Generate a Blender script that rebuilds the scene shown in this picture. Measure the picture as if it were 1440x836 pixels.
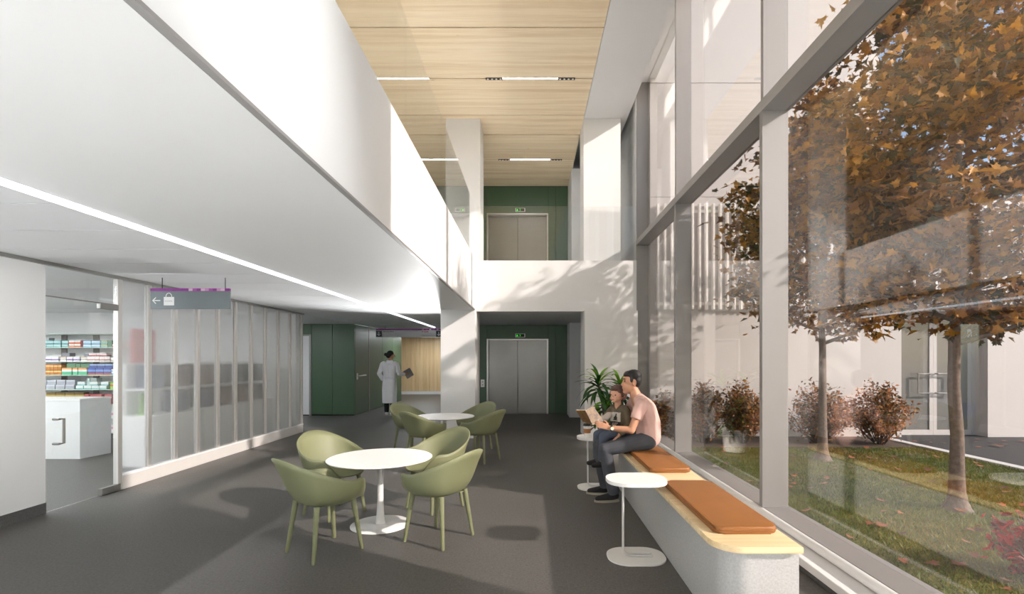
import bpy, bmesh, math, random
import numpy as np
from mathutils import Vector, Matrix, Euler, Quaternion

for o in list(bpy.data.objects):
    bpy.data.objects.remove(o, do_unlink=True)
scene = bpy.context.scene
COL = scene.collection
random.seed(7)
RNG = np.random.default_rng(11)

# ------------------------------------------------------------------ camera
# one-point perspective, vertical lines upright: level camera with lens shift
F, VX, VY, H = 700.0, 745.0, 506.0, 1.6
cam_d = bpy.data.cameras.new('camera')
cam = bpy.data.objects.new('camera', cam_d)
COL.objects.link(cam)
cam.location = (0, 0, H)
cam.rotation_euler = (math.radians(90), 0, 0)
cam_d.sensor_width = 36.0
cam_d.lens = 36.0 * F / 1440.0
cam_d.shift_x = -(VX - 720.0) / 1440.0
cam_d.shift_y = (VY - 418.0) / 1440.0
cam_d.clip_start = 0.05
cam_d.clip_end = 300
scene.camera = cam

# ------------------------------------------------------------------ sky, sun, exposure
SUN_DIR = Vector((-1.0, 0.56, -0.62)).normalized()
world = bpy.data.worlds.new('sky')
scene.world = world
world.use_nodes = True
wn = world.node_tree
wn.nodes.clear()
wo = wn.nodes.new('ShaderNodeOutputWorld')
wb = wn.nodes.new('ShaderNodeBackground')
ws = wn.nodes.new('ShaderNodeTexSky')
ws.sky_type = 'NISHITA'
ws.sun_disc = False
ws.sun_elevation = math.radians(28.4)
ws.sun_rotation = math.radians(119)
ws.air_density = 1.0
ws.dust_density = 1.5
ws.ozone_density = 1.0
wb.inputs['Strength'].default_value = 0.24
wn.links.new(ws.outputs['Color'], wb.inputs['Color'])
wn.links.new(wb.outputs['Background'], wo.inputs['Surface'])

sun_d = bpy.data.lights.new('sun', 'SUN')
sun_d.energy = 6.2
sun_d.color = (1.0, 0.89, 0.83)
sun_d.angle = math.radians(0.9)
sun = bpy.data.objects.new('sun', sun_d)
COL.objects.link(sun)
sun.location = (20, -12, 14)
sun.rotation_euler = SUN_DIR.to_track_quat('-Z', 'Y').to_euler()

STRIP_E = 130.0      # emission of the linear lamps under the ceilings
COVE_E = 2.4       # long line of light beside the plank ceiling
CORR_E = 42.0  # added recess and corridor ceiling panels
ENTRY_FILL_UP, ENTRY_FILL_LOW = 1550.0, 1000.0  # added unseen downlights over the pale bounce floor
WASH_FILL = 1300.0        # added unseen spots to brighten the gallery front
FILL_UP_E = 62.0    # added lamps hidden on gallery and bridge floors, lighting the wood ceiling
PILLAR_FILL = 1450.0    # added spot hidden by the pillar, filling the far soffit
PANEL_E = 23.0       # added pharmacy ceiling panels, placed out of view

scene.view_settings.view_transform = 'Standard'
scene.view_settings.look = 'None'
scene.view_settings.gamma = 1.0
scene.view_settings.use_curve_mapping = False
scene.view_settings.exposure = 0.0

# ------------------------------------------------------------------ materials
def srgb(r, g, b):
    def f(c):
        c /= 255.0
        return c / 12.92 if c <= 0.04045 else ((c + 0.055) / 1.055) ** 2.4
    return (f(r), f(g), f(b), 1.0)

def nodes_of(m):
    m.use_nodes = True
    nt = m.node_tree
    b = nt.nodes.get('Principled BSDF')
    return nt, b

def mat(name, rgb, rough=0.5, metal=0.0, var=0.04, scale=6.0, spec=0.5, bump=0.0, bscale=60.0, coat=0.0):
    m = bpy.data.materials.new(name)
    nt, b = nodes_of(m)
    c = srgb(*rgb)
    tc = nt.nodes.new('ShaderNodeTexCoord')
    n = nt.nodes.new('ShaderNodeTexNoise')
    n.inputs['Scale'].default_value = scale
    n.inputs['Detail'].default_value = 4
    nt.links.new(tc.outputs['Object'], n.inputs['Vector'])
    r = nt.nodes.new('ShaderNodeValToRGB')
    r.color_ramp.elements[0].position = 0.3
    r.color_ramp.elements[1].position = 0.7
    r.color_ramp.elements[0].color = tuple(max(0, x * (1 - var)) for x in c[:3]) + (1,)
    r.color_ramp.elements[1].color = tuple(min(1, x * (1 + var)) for x in c[:3]) + (1,)
    nt.links.new(n.outputs['Fac'], r.inputs['Fac'])
    nt.links.new(r.outputs['Color'], b.inputs['Base Color'])
    b.inputs['Roughness'].default_value = rough
    b.inputs['Metallic'].default_value = metal
    b.inputs['Specular IOR Level'].default_value = spec
    if coat:
        b.inputs['Coat Weight'].default_value = coat
    if bump:
        n2 = nt.nodes.new('ShaderNodeTexNoise')
        n2.inputs['Scale'].default_value = bscale
        nt.links.new(tc.outputs['Object'], n2.inputs['Vector'])
        bp = nt.nodes.new('ShaderNodeBump')
        bp.inputs['Strength'].default_value = bump
        bp.inputs['Distance'].default_value = 0.01
        nt.links.new(n2.outputs['Fac'], bp.inputs['Height'])
        nt.links.new(bp.outputs['Normal'], b.inputs['Normal'])
    return m

def emit(name, rgb, strength):
    m = bpy.data.materials.new(name)
    m.use_nodes = True
    nt = m.node_tree
    nt.nodes.clear()
    o = nt.nodes.new('ShaderNodeOutputMaterial')
    e = nt.nodes.new('ShaderNodeEmission')
    e.inputs['Color'].default_value = srgb(*rgb)
    e.inputs['Strength'].default_value = strength
    nt.links.new(e.outputs[0], o.inputs[0])
    return m

def glass(name, ior, tint=(1, 1, 1), rough=0.0):
    """clear architectural pane: see-through, with a Fresnel mirror image on its faces"""
    m = bpy.data.materials.new(name)
    m.use_nodes = True
    nt = m.node_tree
    nt.nodes.clear()
    o = nt.nodes.new('ShaderNodeOutputMaterial')
    t = nt.nodes.new('ShaderNodeBsdfTransparent')
    t.inputs['Color'].default_value = (*tint, 1)
    g = nt.nodes.new('ShaderNodeBsdfGlossy')
    g.inputs['Roughness'].default_value = rough
    g.inputs['Color'].default_value = (0.97, 0.98, 0.98, 1)
    f = nt.nodes.new('ShaderNodeFresnel')
    # thin pane without refraction: the same reflectance on both faces
    ge = nt.nodes.new('ShaderNodeNewGeometry')
    mr = nt.nodes.new('ShaderNodeMapRange')
    mr.inputs['To Min'].default_value = ior
    mr.inputs['To Max'].default_value = 1.0 / ior
    nt.links.new(ge.outputs['Backfacing'], mr.inputs['Value'])
    nt.links.new(mr.outputs['Result'], f.inputs['IOR'])
    x = nt.nodes.new('ShaderNodeMixShader')
    nt.links.new(f.outputs[0], x.inputs[0])
    nt.links.new(t.outputs[0], x.inputs[1])
    nt.links.new(g.outputs[0], x.inputs[2])
    nt.links.new(x.outputs[0], o.inputs[0])
    return m

def wood(name, c_lo, c_hi, axis='X', fine=9.0, rough=0.45):
    m = bpy.data.materials.new(name)
    nt, b = nodes_of(m)
    tc = nt.nodes.new('ShaderNodeTexCoord')
    oi = nt.nodes.new('ShaderNodeObjectInfo')
    mul = nt.nodes.new('ShaderNodeVectorMath'); mul.operation = 'SCALE'
    mul.inputs[0].default_value = (13.1, 7.7, 5.3)
    nt.links.new(oi.outputs['Random'], mul.inputs['Scale'])
    add = nt.nodes.new('ShaderNodeVectorMath'); add.operation = 'ADD'
    nt.links.new(tc.outputs['Object'], add.inputs[0])
    nt.links.new(mul.outputs[0], add.inputs[1])
    mp = nt.nodes.new('ShaderNodeMapping')
    s = {'X': (0.35, fine, fine), 'Y': (fine, 0.35, fine), 'Z': (fine, fine, 0.35)}[axis]
    mp.inputs['Scale'].default_value = s
    nt.links.new(add.outputs[0], mp.inputs['Vector'])
    n1 = nt.nodes.new('ShaderNodeTexNoise')
    n1.inputs['Scale'].default_value = 1.0; n1.inputs['Detail'].default_value = 6
    n1.inputs['Distortion'].default_value = 0.6
    nt.links.new(mp.outputs[0], n1.inputs['Vector'])
    n2 = nt.nodes.new('ShaderNodeTexNoise')
    n2.inputs['Scale'].default_value = 7.0; n2.inputs['Detail'].default_value = 3
    nt.links.new(mp.outputs[0], n2.inputs['Vector'])
    mx = nt.nodes.new('ShaderNodeMath'); mx.operation = 'MULTIPLY_ADD'
    mx.inputs[1].default_value = 0.3
    nt.links.new(n2.outputs['Fac'], mx.inputs[0])
    m2 = nt.nodes.new('ShaderNodeMath'); m2.operation = 'MULTIPLY'
    m2.inputs[1].default_value = 0.8
    nt.links.new(n1.outputs['Fac'], m2.inputs[0])
    nt.links.new(m2.outputs[0], mx.inputs[2])
    r = nt.nodes.new('ShaderNodeValToRGB')
    r.color_ramp.elements[0].position = 0.36
    r.color_ramp.elements[1].position = 0.66
    r.color_ramp.elements[0].color = srgb(*c_lo)
    r.color_ramp.elements[1].color = srgb(*c_hi)
    nt.links.new(mx.outputs[0], r.inputs['Fac'])
    # knots
    kp = nt.nodes.new('ShaderNodeMapping')
    ks = {'X': (1.2, 3.4, 3.4), 'Y': (3.4, 1.2, 3.4), 'Z': (3.4, 3.4, 1.2)}[axis]
    kp.inputs['Scale'].default_value = ks
    nt.links.new(add.outputs[0], kp.inputs['Vector'])
    v = nt.nodes.new('ShaderNodeTexVoronoi')
    v.inputs['Scale'].default_value = 1.1
    nt.links.new(kp.outputs[0], v.inputs['Vector'])
    kr = nt.nodes.new('ShaderNodeValToRGB')
    kr.color_ramp.elements[0].position = 0.02
    kr.color_ramp.elements[0].color = (0.45, 0.36, 0.28, 1)
    kr.color_ramp.elements[1].position = 0.07
    kr.color_ramp.elements[1].color = (1, 1, 1, 1)
    nt.links.new(v.outputs['Distance'], kr.inputs['Fac'])
    mm = nt.nodes.new('ShaderNodeMix'); mm.data_type = 'RGBA'; mm.blend_type = 'MULTIPLY'
    mm.inputs['Factor'].default_value = 0.6
    nt.links.new(r.outputs['Color'], mm.inputs['A'])
    nt.links.new(kr.outputs['Color'], mm.inputs['B'])
    nt.links.new(mm.outputs['Result'], b.inputs['Base Color'])
    b.inputs['Roughness'].default_value = rough
    return m

def leaf_mat(name, rgb, trans=0.35, var=0.25):
    m = bpy.data.materials.new(name)
    m.use_nodes = True
    nt = m.node_tree
    nt.nodes.clear()
    o = nt.nodes.new('ShaderNodeOutputMaterial')
    c = srgb(*rgb)
    tc = nt.nodes.new('ShaderNodeTexCoord')
    n = nt.nodes.new('ShaderNodeTexNoise'); n.inputs['Scale'].default_value = 4.5
    n.inputs['Detail'].default_value = 3
    nt.links.new(tc.outputs['Object'], n.inputs['Vector'])
    r = nt.nodes.new('ShaderNodeValToRGB')
    r.color_ramp.elements[0].position = 0.3
    r.color_ramp.elements[1].position = 0.7
    r.color_ramp.elements[0].color = tuple(x * (1 - var) for x in c[:3]) + (1,)
    r.color_ramp.elements[1].color = tuple(min(1, x * (1 + var)) for x in c[:3]) + (1,)
    nt.links.new(n.outputs['Fac'], r.inputs['Fac'])
    d = nt.nodes.new('ShaderNodeBsdfPrincipled')
    d.inputs['Roughness'].default_value = 0.5
    t = nt.nodes.new('ShaderNodeBsdfTranslucent')
    nt.links.new(r.outputs['Color'], d.inputs['Base Color'])
    nt.links.new(r.outputs['Color'], t.inputs['Color'])
    x = nt.nodes.new('ShaderNodeMixShader'); x.inputs[0].default_value = trans
    nt.links.new(d.outputs[0], x.inputs[1])
    nt.links.new(t.outputs[0], x.inputs[2])
    nt.links.new(x.outputs[0], o.inputs[0])
    return m

def floor_mat():
    m = bpy.data.materials.new('speckled grey resilient floor')
    nt, b = nodes_of(m)
    tc = nt.nodes.new('ShaderNodeTexCoord')
    n1 = nt.nodes.new('ShaderNodeTexNoise'); n1.inputs['Scale'].default_value = 60; n1.inputs['Detail'].default_value = 5
    n2 = nt.nodes.new('ShaderNodeTexNoise'); n2.inputs['Scale'].default_value = 0.8; n2.inputs['Detail'].default_value = 3
    v = nt.nodes.new('ShaderNodeTexVoronoi'); v.inputs['Scale'].default_value = 55
    for n in (n1, n2, v):
        nt.links.new(tc.outputs['Object'], n.inputs['Vector'])
    r = nt.nodes.new('ShaderNodeValToRGB')
    r.color_ramp.elements[0].position = 0.30; r.color_ramp.elements[0].color = srgb(75, 73, 70)
    r.color_ramp.elements[1].position = 0.72; r.color_ramp.elements[1].color = srgb(99, 96, 92)
    nt.links.new(n1.outputs['Fac'], r.inputs['Fac'])
    sp = nt.nodes.new('ShaderNodeValToRGB')
    sp.color_ramp.elements[0].position = 0.0; sp.color_ramp.elements[0].color = (0.62, 0.62, 0.64, 1)
    sp.color_ramp.elements[1].position = 0.85; sp.color_ramp.elements[1].color = (1, 1, 1, 1)
    e = sp.color_ramp.elements.new(0.3); e.color = (1, 1, 1, 1)
    e2 = sp.color_ramp.elements.new(0.97); e2.color = (1.25, 1.22, 1.18, 1)
    nt.links.new(v.outputs['Color'], sp.inputs['Fac'])
    mm = nt.nodes.new('ShaderNodeMix'); mm.data_type = 'RGBA'; mm.blend_type = 'MULTIPLY'; mm.inputs['Factor'].default_value = 0.55
    nt.links.new(r.outputs['Color'], mm.inputs['A']); nt.links.new(sp.outputs['Color'], mm.inputs['B'])
    r2 = nt.nodes.new('ShaderNodeValToRGB')
    r2.color_ramp.elements[0].position = 0.3; r2.color_ramp.elements[0].color = (0.94, 0.94, 0.94, 1)
    r2.color_ramp.elements[1].position = 0.7; r2.color_ramp.elements[1].color = (1.05, 1.05, 1.05, 1)
    nt.links.new(n2.outputs['Fac'], r2.inputs['Fac'])
    m3 = nt.nodes.new('ShaderNodeMix'); m3.data_type = 'RGBA'; m3.blend_type = 'MULTIPLY'; m3.inputs['Factor'].default_value = 1
    nt.links.new(mm.outputs['Result'], m3.inputs['A']); nt.links.new(r2.outputs['Color'], m3.inputs['B'])
    nt.links.new(m3.outputs['Result'], b.inputs['Base Color'])
    b.inputs['Roughness'].default_value = 0.48
    b.inputs['Specular IOR Level'].default_value = 0.4
    return m

def frosted():
    m = bpy.data.materials.new('frosted glass')
    m.use_nodes = True
    nt = m.node_tree
    nt.nodes.clear()
    o = nt.nodes.new('ShaderNodeOutputMaterial')
    p = nt.nodes.new('ShaderNodeBsdfRefraction')
    p.inputs['Roughness'].default_value = 0.27
    p.inputs['IOR'].default_value = 1.12
    p.inputs['Color'].default_value = (0.97, 0.98, 0.98, 1)
    d = nt.nodes.new('ShaderNodeBsdfTranslucent'); d.inputs['Color'].default_value = (0.92, 0.93, 0.93, 1)
    df = nt.nodes.new('ShaderNodeBsdfDiffuse')
    n = nt.nodes.new('ShaderNodeTexNoise'); n.inputs['Scale'].default_value = 300
    r = nt.nodes.new('ShaderNodeValToRGB')
    r.color_ramp.elements[0].color = (0.82, 0.83, 0.83, 1); r.color_ramp.elements[1].color = (0.92, 0.92, 0.92, 1)
    nt.links.new(n.outputs['Fac'], r.inputs['Fac']); nt.links.new(r.outputs['Color'], df.inputs['Color'])
    a = nt.nodes.new('ShaderNodeMixShader'); a.inputs[0].default_value = 0.12
    nt.links.new(p.outputs[0], a.inputs[1]); nt.links.new(d.outputs[0], a.inputs[2])
    c = nt.nodes.new('ShaderNodeMixShader'); c.inputs[0].default_value = 0.14
    nt.links.new(a.outputs[0], c.inputs[1]); nt.links.new(df.outputs[0], c.inputs[2])
    g = nt.nodes.new('ShaderNodeBsdfGlossy'); g.inputs['Roughness'].default_value = 0.25
    fr = nt.nodes.new('ShaderNodeFresnel')
    ge = nt.nodes.new('ShaderNodeNewGeometry'); mr = nt.nodes.new('ShaderNodeMapRange')
    mr.inputs['To Min'].default_value = 1.3; mr.inputs['To Max'].default_value = 1 / 1.3
    nt.links.new(ge.outputs['Backfacing'], mr.inputs['Value']); nt.links.new(mr.outputs['Result'], fr.inputs['IOR'])
    x = nt.nodes.new('ShaderNodeMixShader')
    nt.links.new(fr.outputs[0], x.inputs[0]); nt.links.new(c.outputs[0], x.inputs[1]); nt.links.new(g.outputs[0], x.inputs[2])
    nt.links.new(x.outputs[0], o.inputs[0])
    return m

M = {
    'white': mat('matte white paint', (224, 224, 223), 0.55, var=0.012, scale=1.2),
    'white_satin': mat('satin white panel', (236, 237, 237), 0.28, var=0.01, scale=1.0),
    'plank': mat('white ceiling plank', (230, 231, 232), 0.55, var=0.012, scale=1.5),
    'dark': mat('dark shadow gap', (40, 40, 40), 0.7),
    'alu': mat('pale aluminium frame', (146, 143, 141), 0.42, metal=0.25, var=0.015, scale=2),
    'alu_dark': mat('grey aluminium', (138, 136, 132), 0.4, metal=0.5, var=0.02),
    'post_alu': mat('satin silver post', (204, 201, 197), 0.45, metal=0.1, var=0.015),
    'sill': mat('white sill', (228, 228, 228), 0.35, var=0.01),
    'green': mat('green lacquered panel', (68, 94, 68), 0.38, var=0.03, scale=1.3),
    'steel': mat('brushed stainless steel', (142, 140, 136), 0.34, metal=1.0, var=0.03, scale=3),
    'steel_frame': mat('stainless frame', (205, 203, 198), 0.33, metal=0.8, var=0.02),
    'woodc': wood('maple ceiling veneer', (222, 196, 156), (244, 226, 194), 'X'),
    'woodw': wood('maple wall veneer', (196, 164, 118), (220, 194, 150), 'Z'),
    'woodb': wood('maple bench top', (212, 184, 138), (236, 214, 172), 'X', fine=14),
    'floor': floor_mat(),
    'base_dark': mat('dark granite base', (86, 86, 84), 0.5, var=0.25, scale=60),
    'black': mat('matte black', (22, 22, 23), 0.5),
    'glass': glass('clear window glass', 1.62, (0.97, 0.97, 0.965)),
    'glass_door': glass('clear door glass', 1.45, (0.97, 0.985, 0.98)),
    'glass_guard': glass('clear guard glass', 1.55, (0.985, 0.99, 0.988)),
    'frost': frosted(),
    'chair': mat('sage green moulded plastic', (118, 121, 89), 0.55, var=0.02, scale=2),
    'table': mat('white powder coat', (240, 239, 236), 0.35, var=0.01),
    'table_stem': mat('white enamel stem', (220, 219, 216), 0.35, var=0.01),
    'leather': mat('tan leather', (142, 91, 42), 0.55, var=0.06, scale=5, bump=0.05, bscale=140),
    'terrazzo': mat('speckled solid surface', (182, 181, 179), 0.5, var=0.12, scale=90),
    'strip': emit('linear lamp diffuser', (246, 250, 255), STRIP_E),
    'cove': emit('line light diffuser', (248, 251, 255), COVE_E),
    'fill_panel': emit('added panel diffuser', (248, 251, 255), PANEL_E),
    'fill_corr': emit('added corridor diffuser', (248, 251, 255), CORR_E),
    'stone': mat('pale bounce floor', (230, 230, 229), 0.5, var=0.03, scale=12),  # paleness chosen so this unseen floor bounces light upward
    'spot': emit('spot lamp lens', (255, 244, 225), 0.7),
    'fill_uplight': emit('uplight diffuser', (252, 252, 255), FILL_UP_E),
    'led_green': emit('green display digits', (60, 255, 60), 1.6),
    'sign_grey': mat('slate grey sign face', (112, 121, 125), 0.45, var=0.03),
    'sign_dark': mat('charcoal sign square', (58, 64, 70), 0.45, var=0.03),
    'sign_light': mat('silver sign face', (196, 196, 196), 0.4, var=0.03),
    'sign_white': mat('white sign print', (245, 245, 245), 0.5, var=0.005),
    'purple': mat('purple sign stripe', (136, 40, 140), 0.45, var=0.03),
    'pink1': mat('pale pink print', (232, 196, 226), 0.45, var=0.01),
    'pink2': mat('lilac print', (214, 150, 206), 0.45, var=0.01),
    'pink3': mat('mauve print', (172, 84, 172), 0.45, var=0.01),
    'print_dark': mat('dark print', (60, 60, 66), 0.5),
    'print_red': mat('red print', (176, 60, 56), 0.5),
    'print_grey': mat('grey print', (170, 170, 172), 0.5),
}

# ------------------------------------------------------------------ mesh helpers
class MB:
    """collects shapes in one bmesh; build() links them as ONE mesh object"""
    def __init__(s):
        s.bm = bmesh.new()
        s.mats = []
        s.cur = 0
    def use(s, m):
        if m not in s.mats:
            s.mats.append(m)
        s.cur = s.mats.index(m)
        return s
    def _mark(s, n0):
        s.bm.faces.ensure_lookup_table()
        for f in s.bm.faces[n0:]:
            f.material_index = s.cur
    def box(s, x0, x1, y0, y1, z0, z1, bevel=0.0, seg=1):
        n0 = len(s.bm.faces)
        vs = [s.bm.verts.new(p) for p in ((x0,y0,z0),(x1,y0,z0),(x1,y1,z0),(x0,y1,z0),(x0,y0,z1),(x1,y0,z1),(x1,y1,z1),(x0,y1,z1))]
        fs = [s.bm.faces.new([vs[i] for i in q]) for q in ((3,2,1,0),(4,5,6,7),(0,1,5,4),(1,2,6,5),(2,3,7,6),(3,0,4,7))]
        if bevel:
            es = set(e for f in fs for e in f.edges)
            bmesh.ops.bevel(s.bm, geom=list(es), offset=bevel, segments=seg, affect='EDGES', profile=0.5)
        s._mark(n0)
        return s
    def ring_tube(s, pts, rads, seg=10, cap=True, closed=False):
        n0 = len(s.bm.faces)
        pts = [Vector(p) for p in pts]
        if not hasattr(rads, '__len__'):
            rads = [rads] * len(pts)
        rings = []
        prev = None
        for i, p in enumerate(pts):
            a = pts[max(i - 1, 0)]; b = pts[min(i + 1, len(pts) - 1)]
            d = (b - a)
            d = d.normalized() if d.length > 1e-9 else Vector((0, 0, 1))
            if prev is None:
                u = d.orthogonal().normalized()
            else:
                u = (prev - d * prev.dot(d))
                u = u.normalized() if u.length > 1e-6 else d.orthogonal().normalized()
            prev = u
            w = d.cross(u)
            rings.append([s.bm.verts.new(p + (u * math.cos(2*math.pi*k/seg) + w * math.sin(2*math.pi*k/seg)) * rads[i]) for k in range(seg)])
        for a, b in zip(rings[:-1], rings[1:]):
            for k in range(seg):
                s.bm.faces.new((a[k], a[(k+1) % seg], b[(k+1) % seg], b[k]))
        if cap:
            s.bm.faces.new(list(reversed(rings[0])))
            s.bm.faces.new(rings[-1])
        s._mark(n0)
        return s
    def cyl(s, p0, p1, r0, r1=None, seg=16):
        return s.ring_tube([p0, p1], [r0, r0 if r1 is None else r1], seg)
    def ell(s, c, r, rot=None, u=14, v=10):
        n0 = len(s.bm.faces)
        mt = Matrix.Translation(Vector(c))
        if rot is not None:
            mt = mt @ Euler(rot).to_matrix().to_4x4()
        mt = mt @ Matrix.Diagonal((r[0], r[1], r[2], 1))
        bmesh.ops.create_uvsphere(s.bm, u_segments=u, v_segments=v, radius=1.0, matrix=mt)
        s._mark(n0)
        return s
    def cap(s, p0, r0, p1, r1, seg=14):
        """tapered capsule"""
        s.ring_tube([p0, p1], [r0, r1], seg)
        s.ell(p0, (r0,)*3, None, seg, 8)
        s.ell(p1, (r1,)*3, None, seg, 8)
        return s
    def lathe(s, prof, seg=40, c=(0, 0, 0)):
        n0 = len(s.bm.faces)
        rings = []
        for r, z in prof:
            if r < 1e-6:
                rings.append([s.bm.verts.new((c[0], c[1], c[2] + z))])
            else:
                rings.append([s.bm.verts.new((c[0] + r*math.cos(2*math.pi*k/seg), c[1] + r*math.sin(2*math.pi*k/seg), c[2] + z)) for k in range(seg)])
        for a, b in zip(rings[:-1], rings[1:]):
            for k in range(seg):
                k2 = (k + 1) % seg
                if len(a) == 1 and len(b) > 1:
                    s.bm.faces.new((a[0], b[k2], b[k]))
                elif len(b) == 1 and len(a) > 1:
                    s.bm.faces.new((a[k], a[k2], b[0]))
                elif len(a) > 1:
                    s.bm.faces.new((a[k], a[k2], b[k2], b[k]))
        s._mark(n0)
        return s
    def prism(s, poly, z0, z1, xf=None, bevel=0.0, seg=2):
        """polygon in xy extruded z0..z1, then moved by xf"""
        n0 = len(s.bm.faces)
        xf = xf or Matrix.Identity(4)
        lo = [s.bm.verts.new(xf @ Vector((x, y, z0))) for x, y in poly]
        hi = [s.bm.verts.new(xf @ Vector((x, y, z1))) for x, y in poly]
        n = len(poly)
        f1 = s.bm.faces.new(list(reversed(lo)))
        f2 = s.bm.faces.new(hi)
        for i in range(n):
            j = (i + 1) % n
            s.bm.faces.new((lo[i], lo[j], hi[j], hi[i]))
        if bevel:
            es = set(e for f in (f1, f2) for e in f.edges)
            bmesh.ops.bevel(s.bm, geom=list(es), offset=bevel, segments=seg, affect='EDGES', profile=0.5)
        s._mark(n0)
        return s
    def mesh(s, name, m=None, smooth=False, angle=None):
        me = bpy.data.meshes.new(name)
        bmesh.ops.recalc_face_normals(s.bm, faces=s.bm.faces)
        s.bm.to_mesh(me)
        s.bm.free()
        if s.mats:
            for k in s.mats:
                me.materials.append(k if not isinstance(k, str) else M[k])
        elif m is not None:
            me.materials.append(M[m] if isinstance(m, str) else m)
        if smooth:
            me.polygons.foreach_set('use_smooth', [True] * len(me.polygons))
            if angle:
                me.set_sharp_from_angle(angle=math.radians(angle))
        return me
    def build(s, name, m=None, parent=None, smooth=False, angle=None):
        return link(name, s.mesh(name, m, smooth, angle), parent)

def link(name, me, parent=None):
    o = bpy.data.objects.new(name, me)
    COL.objects.link(o)
    if parent is not None:
        o.parent = parent
    return o

def tag(o, label=None, cat=None, group=None, kind=None):
    if label: o['label'] = label
    if cat: o['category'] = cat
    if group: o['group'] = group
    if kind: o['kind'] = kind
    return o

def thing(name, label, cat, loc=(0, 0, 0), rz=0.0, group=None):
    o = bpy.data.objects.new(name, None)
    COL.objects.link(o)
    o.empty_display_size = 0.1
    o.location = loc
    o.rotation_euler = (0, 0, rz)
    return tag(o, label, cat, group)

def struct(name, label=None):
    o = bpy.data.objects.new(name, None)
    COL.objects.link(o)
    o.empty_display_size = 0.1
    return tag(o, label, kind='structure')

def sbox(name, m, *b, label=None, parent=None, bevel=0.0):
    o = MB().box(*b, bevel=bevel).build(name, m, parent)
    if parent is None:
        tag(o, label, kind='structure')
    return o

def copy_tree(o, parent=None):
    c = o.copy()
    COL.objects.link(c)
    c.parent = parent
    for ch in o.children:
        copy_tree(ch, c)
    return c

def text_mesh(s, size, depth=0.001):
    cu = bpy.data.curves.new('t', 'FONT')
    cu.body = s; cu.size = size; cu.extrude = depth
    cu.align_x = 'CENTER'; cu.align_y = 'CENTER'
    ob = bpy.data.objects.new('t', cu)
    COL.objects.link(ob)
    bpy.context.view_layer.update()
    dg = bpy.context.evaluated_depsgraph_get()
    me = bpy.data.meshes.new_from_object(ob.evaluated_get(dg))
    bpy.data.objects.remove(ob, do_unlink=True)
    return me

def facing_front(me, x, y, z, mm):
    """turn a flat xy mesh upright so that it reads from -Y"""
    me.transform(Matrix.Translation((x, y, z)) @ Matrix.Rotation(math.radians(90), 4, 'X'))
    me.materials.clear()
    me.materials.append(M[mm])
    return me

def fuse(mb, voxel, smooth=6, name='fused'):
    """overlapping closed shapes -> one continuous skin"""
    tmp = mb.build('tmp_' + name)
    r = tmp.modifiers.new('r', 'REMESH'); r.mode = 'VOXEL'; r.voxel_size = voxel; r.adaptivity = 0
    if smooth:
        s = tmp.modifiers.new('s', 'SMOOTH'); s.factor = 0.5; s.iterations = smooth
    bpy.context.view_layer.update()
    dg = bpy.context.evaluated_depsgraph_get()
    me = bpy.data.meshes.new_from_object(tmp.evaluated_get(dg))
    bpy.data.objects.remove(tmp, do_unlink=True)
    me.polygons.foreach_set('use_smooth', [True] * len(me.polygons))
    me.materials.clear()
    return me

def arrays_mesh(name, V, counts, idx, mi=None, mats=()):
    me = bpy.data.meshes.new(name)
    V = np.asarray(V, dtype=np.float32)
    counts = np.asarray(counts, dtype=np.int32)
    idx = np.asarray(idx, dtype=np.int32)
    me.vertices.add(len(V)); me.vertices.foreach_set('co', V.ravel())
    me.loops.add(len(idx)); me.loops.foreach_set('vertex_index', idx)
    me.polygons.add(len(counts))
    starts = np.concatenate(([0], np.cumsum(counts)[:-1])).astype(np.int32)
    me.polygons.foreach_set('loop_start', starts)
    me.polygons.foreach_set('loop_total', counts)
    for m in mats:
        me.materials.append(m)
    if mi is not None:
        me.polygons.foreach_set('material_index', np.asarray(mi, dtype=np.int32))
    me.update(calc_edges=True)
    me.validate()
    return me

def rounded(w, d, r, n=8, p=2.0):
    """rounded rectangle outline centred on 0"""
    pts = []
    for cx, cy, a0 in ((w/2-r, d/2-r, 0), (-w/2+r, d/2-r, 90), (-w/2+r, -d/2+r, 180), (w/2-r, -d/2+r, 270)):
        for k in range(n + 1):
            a = math.radians(a0 + 90.0 * k / n)
            pts.append((cx + r*math.cos(a), cy + r*math.sin(a)))
    return pts

# ------------------------------------------------------------------ the building
ZC, XL, XB, YC, YF, YE, Z2, ZT = 2.616, -5.02, -1.12, 10.11, 10.4, 14.64, 3.67, 6.70
XI, XG = 2.23, 2.48
YB = -7.0
YM = [1.95, 4.774, 7.63, 10.40]

sbox('floor_bounce', 'stone', XL, 2.05, YB, 2.4, -0.15, 0.0, label='unseen pale floor added to bounce light up to the soffit')  # out of view and made pale to throw light onto the soffit
sbox('floor', 'floor', -11.2, 2.05, 2.4, 23.2, -0.15, 0.0, label='speckled dark grey floor of the hall')

# --- lower ceiling: smooth soffit, planks, pharmacy and corridor
sbox('ceiling_soffit', 'white', -2.93, XB - 0.03, YB, 16.2, ZC, ZC + 0.10, label='smooth white soffit under the upper gallery')
pc = sbox('ceiling_planks', 'dark', XL, -3.02, YB, 22.9, ZC + 0.03, ZC + 0.10, label='white plank ceiling beside the line of light')
y = 3.24 - 0.67 * 15
plank_me = MB().box(XL + 0.02, -3.03, 0.009, 0.661, ZC, ZC + 0.03).mesh('ceiling_plank', 'plank')
while y < 22.6:
    o = link('ceiling_plank', plank_me, pc)
    o.location.y = y
    y += 0.67
sbox('ceiling_corridor', 'white', -3.02, 1.2, 16.2, 22.9, ZC, ZC + 0.1, label='white ceiling of the far corridor')
sbox('ceiling_pharmacy', 'white', -11.2, XL - 0.0, 3.9, 14.3, ZC, ZC + 0.1, label='white ceiling over the pharmacy and the recess')
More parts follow.
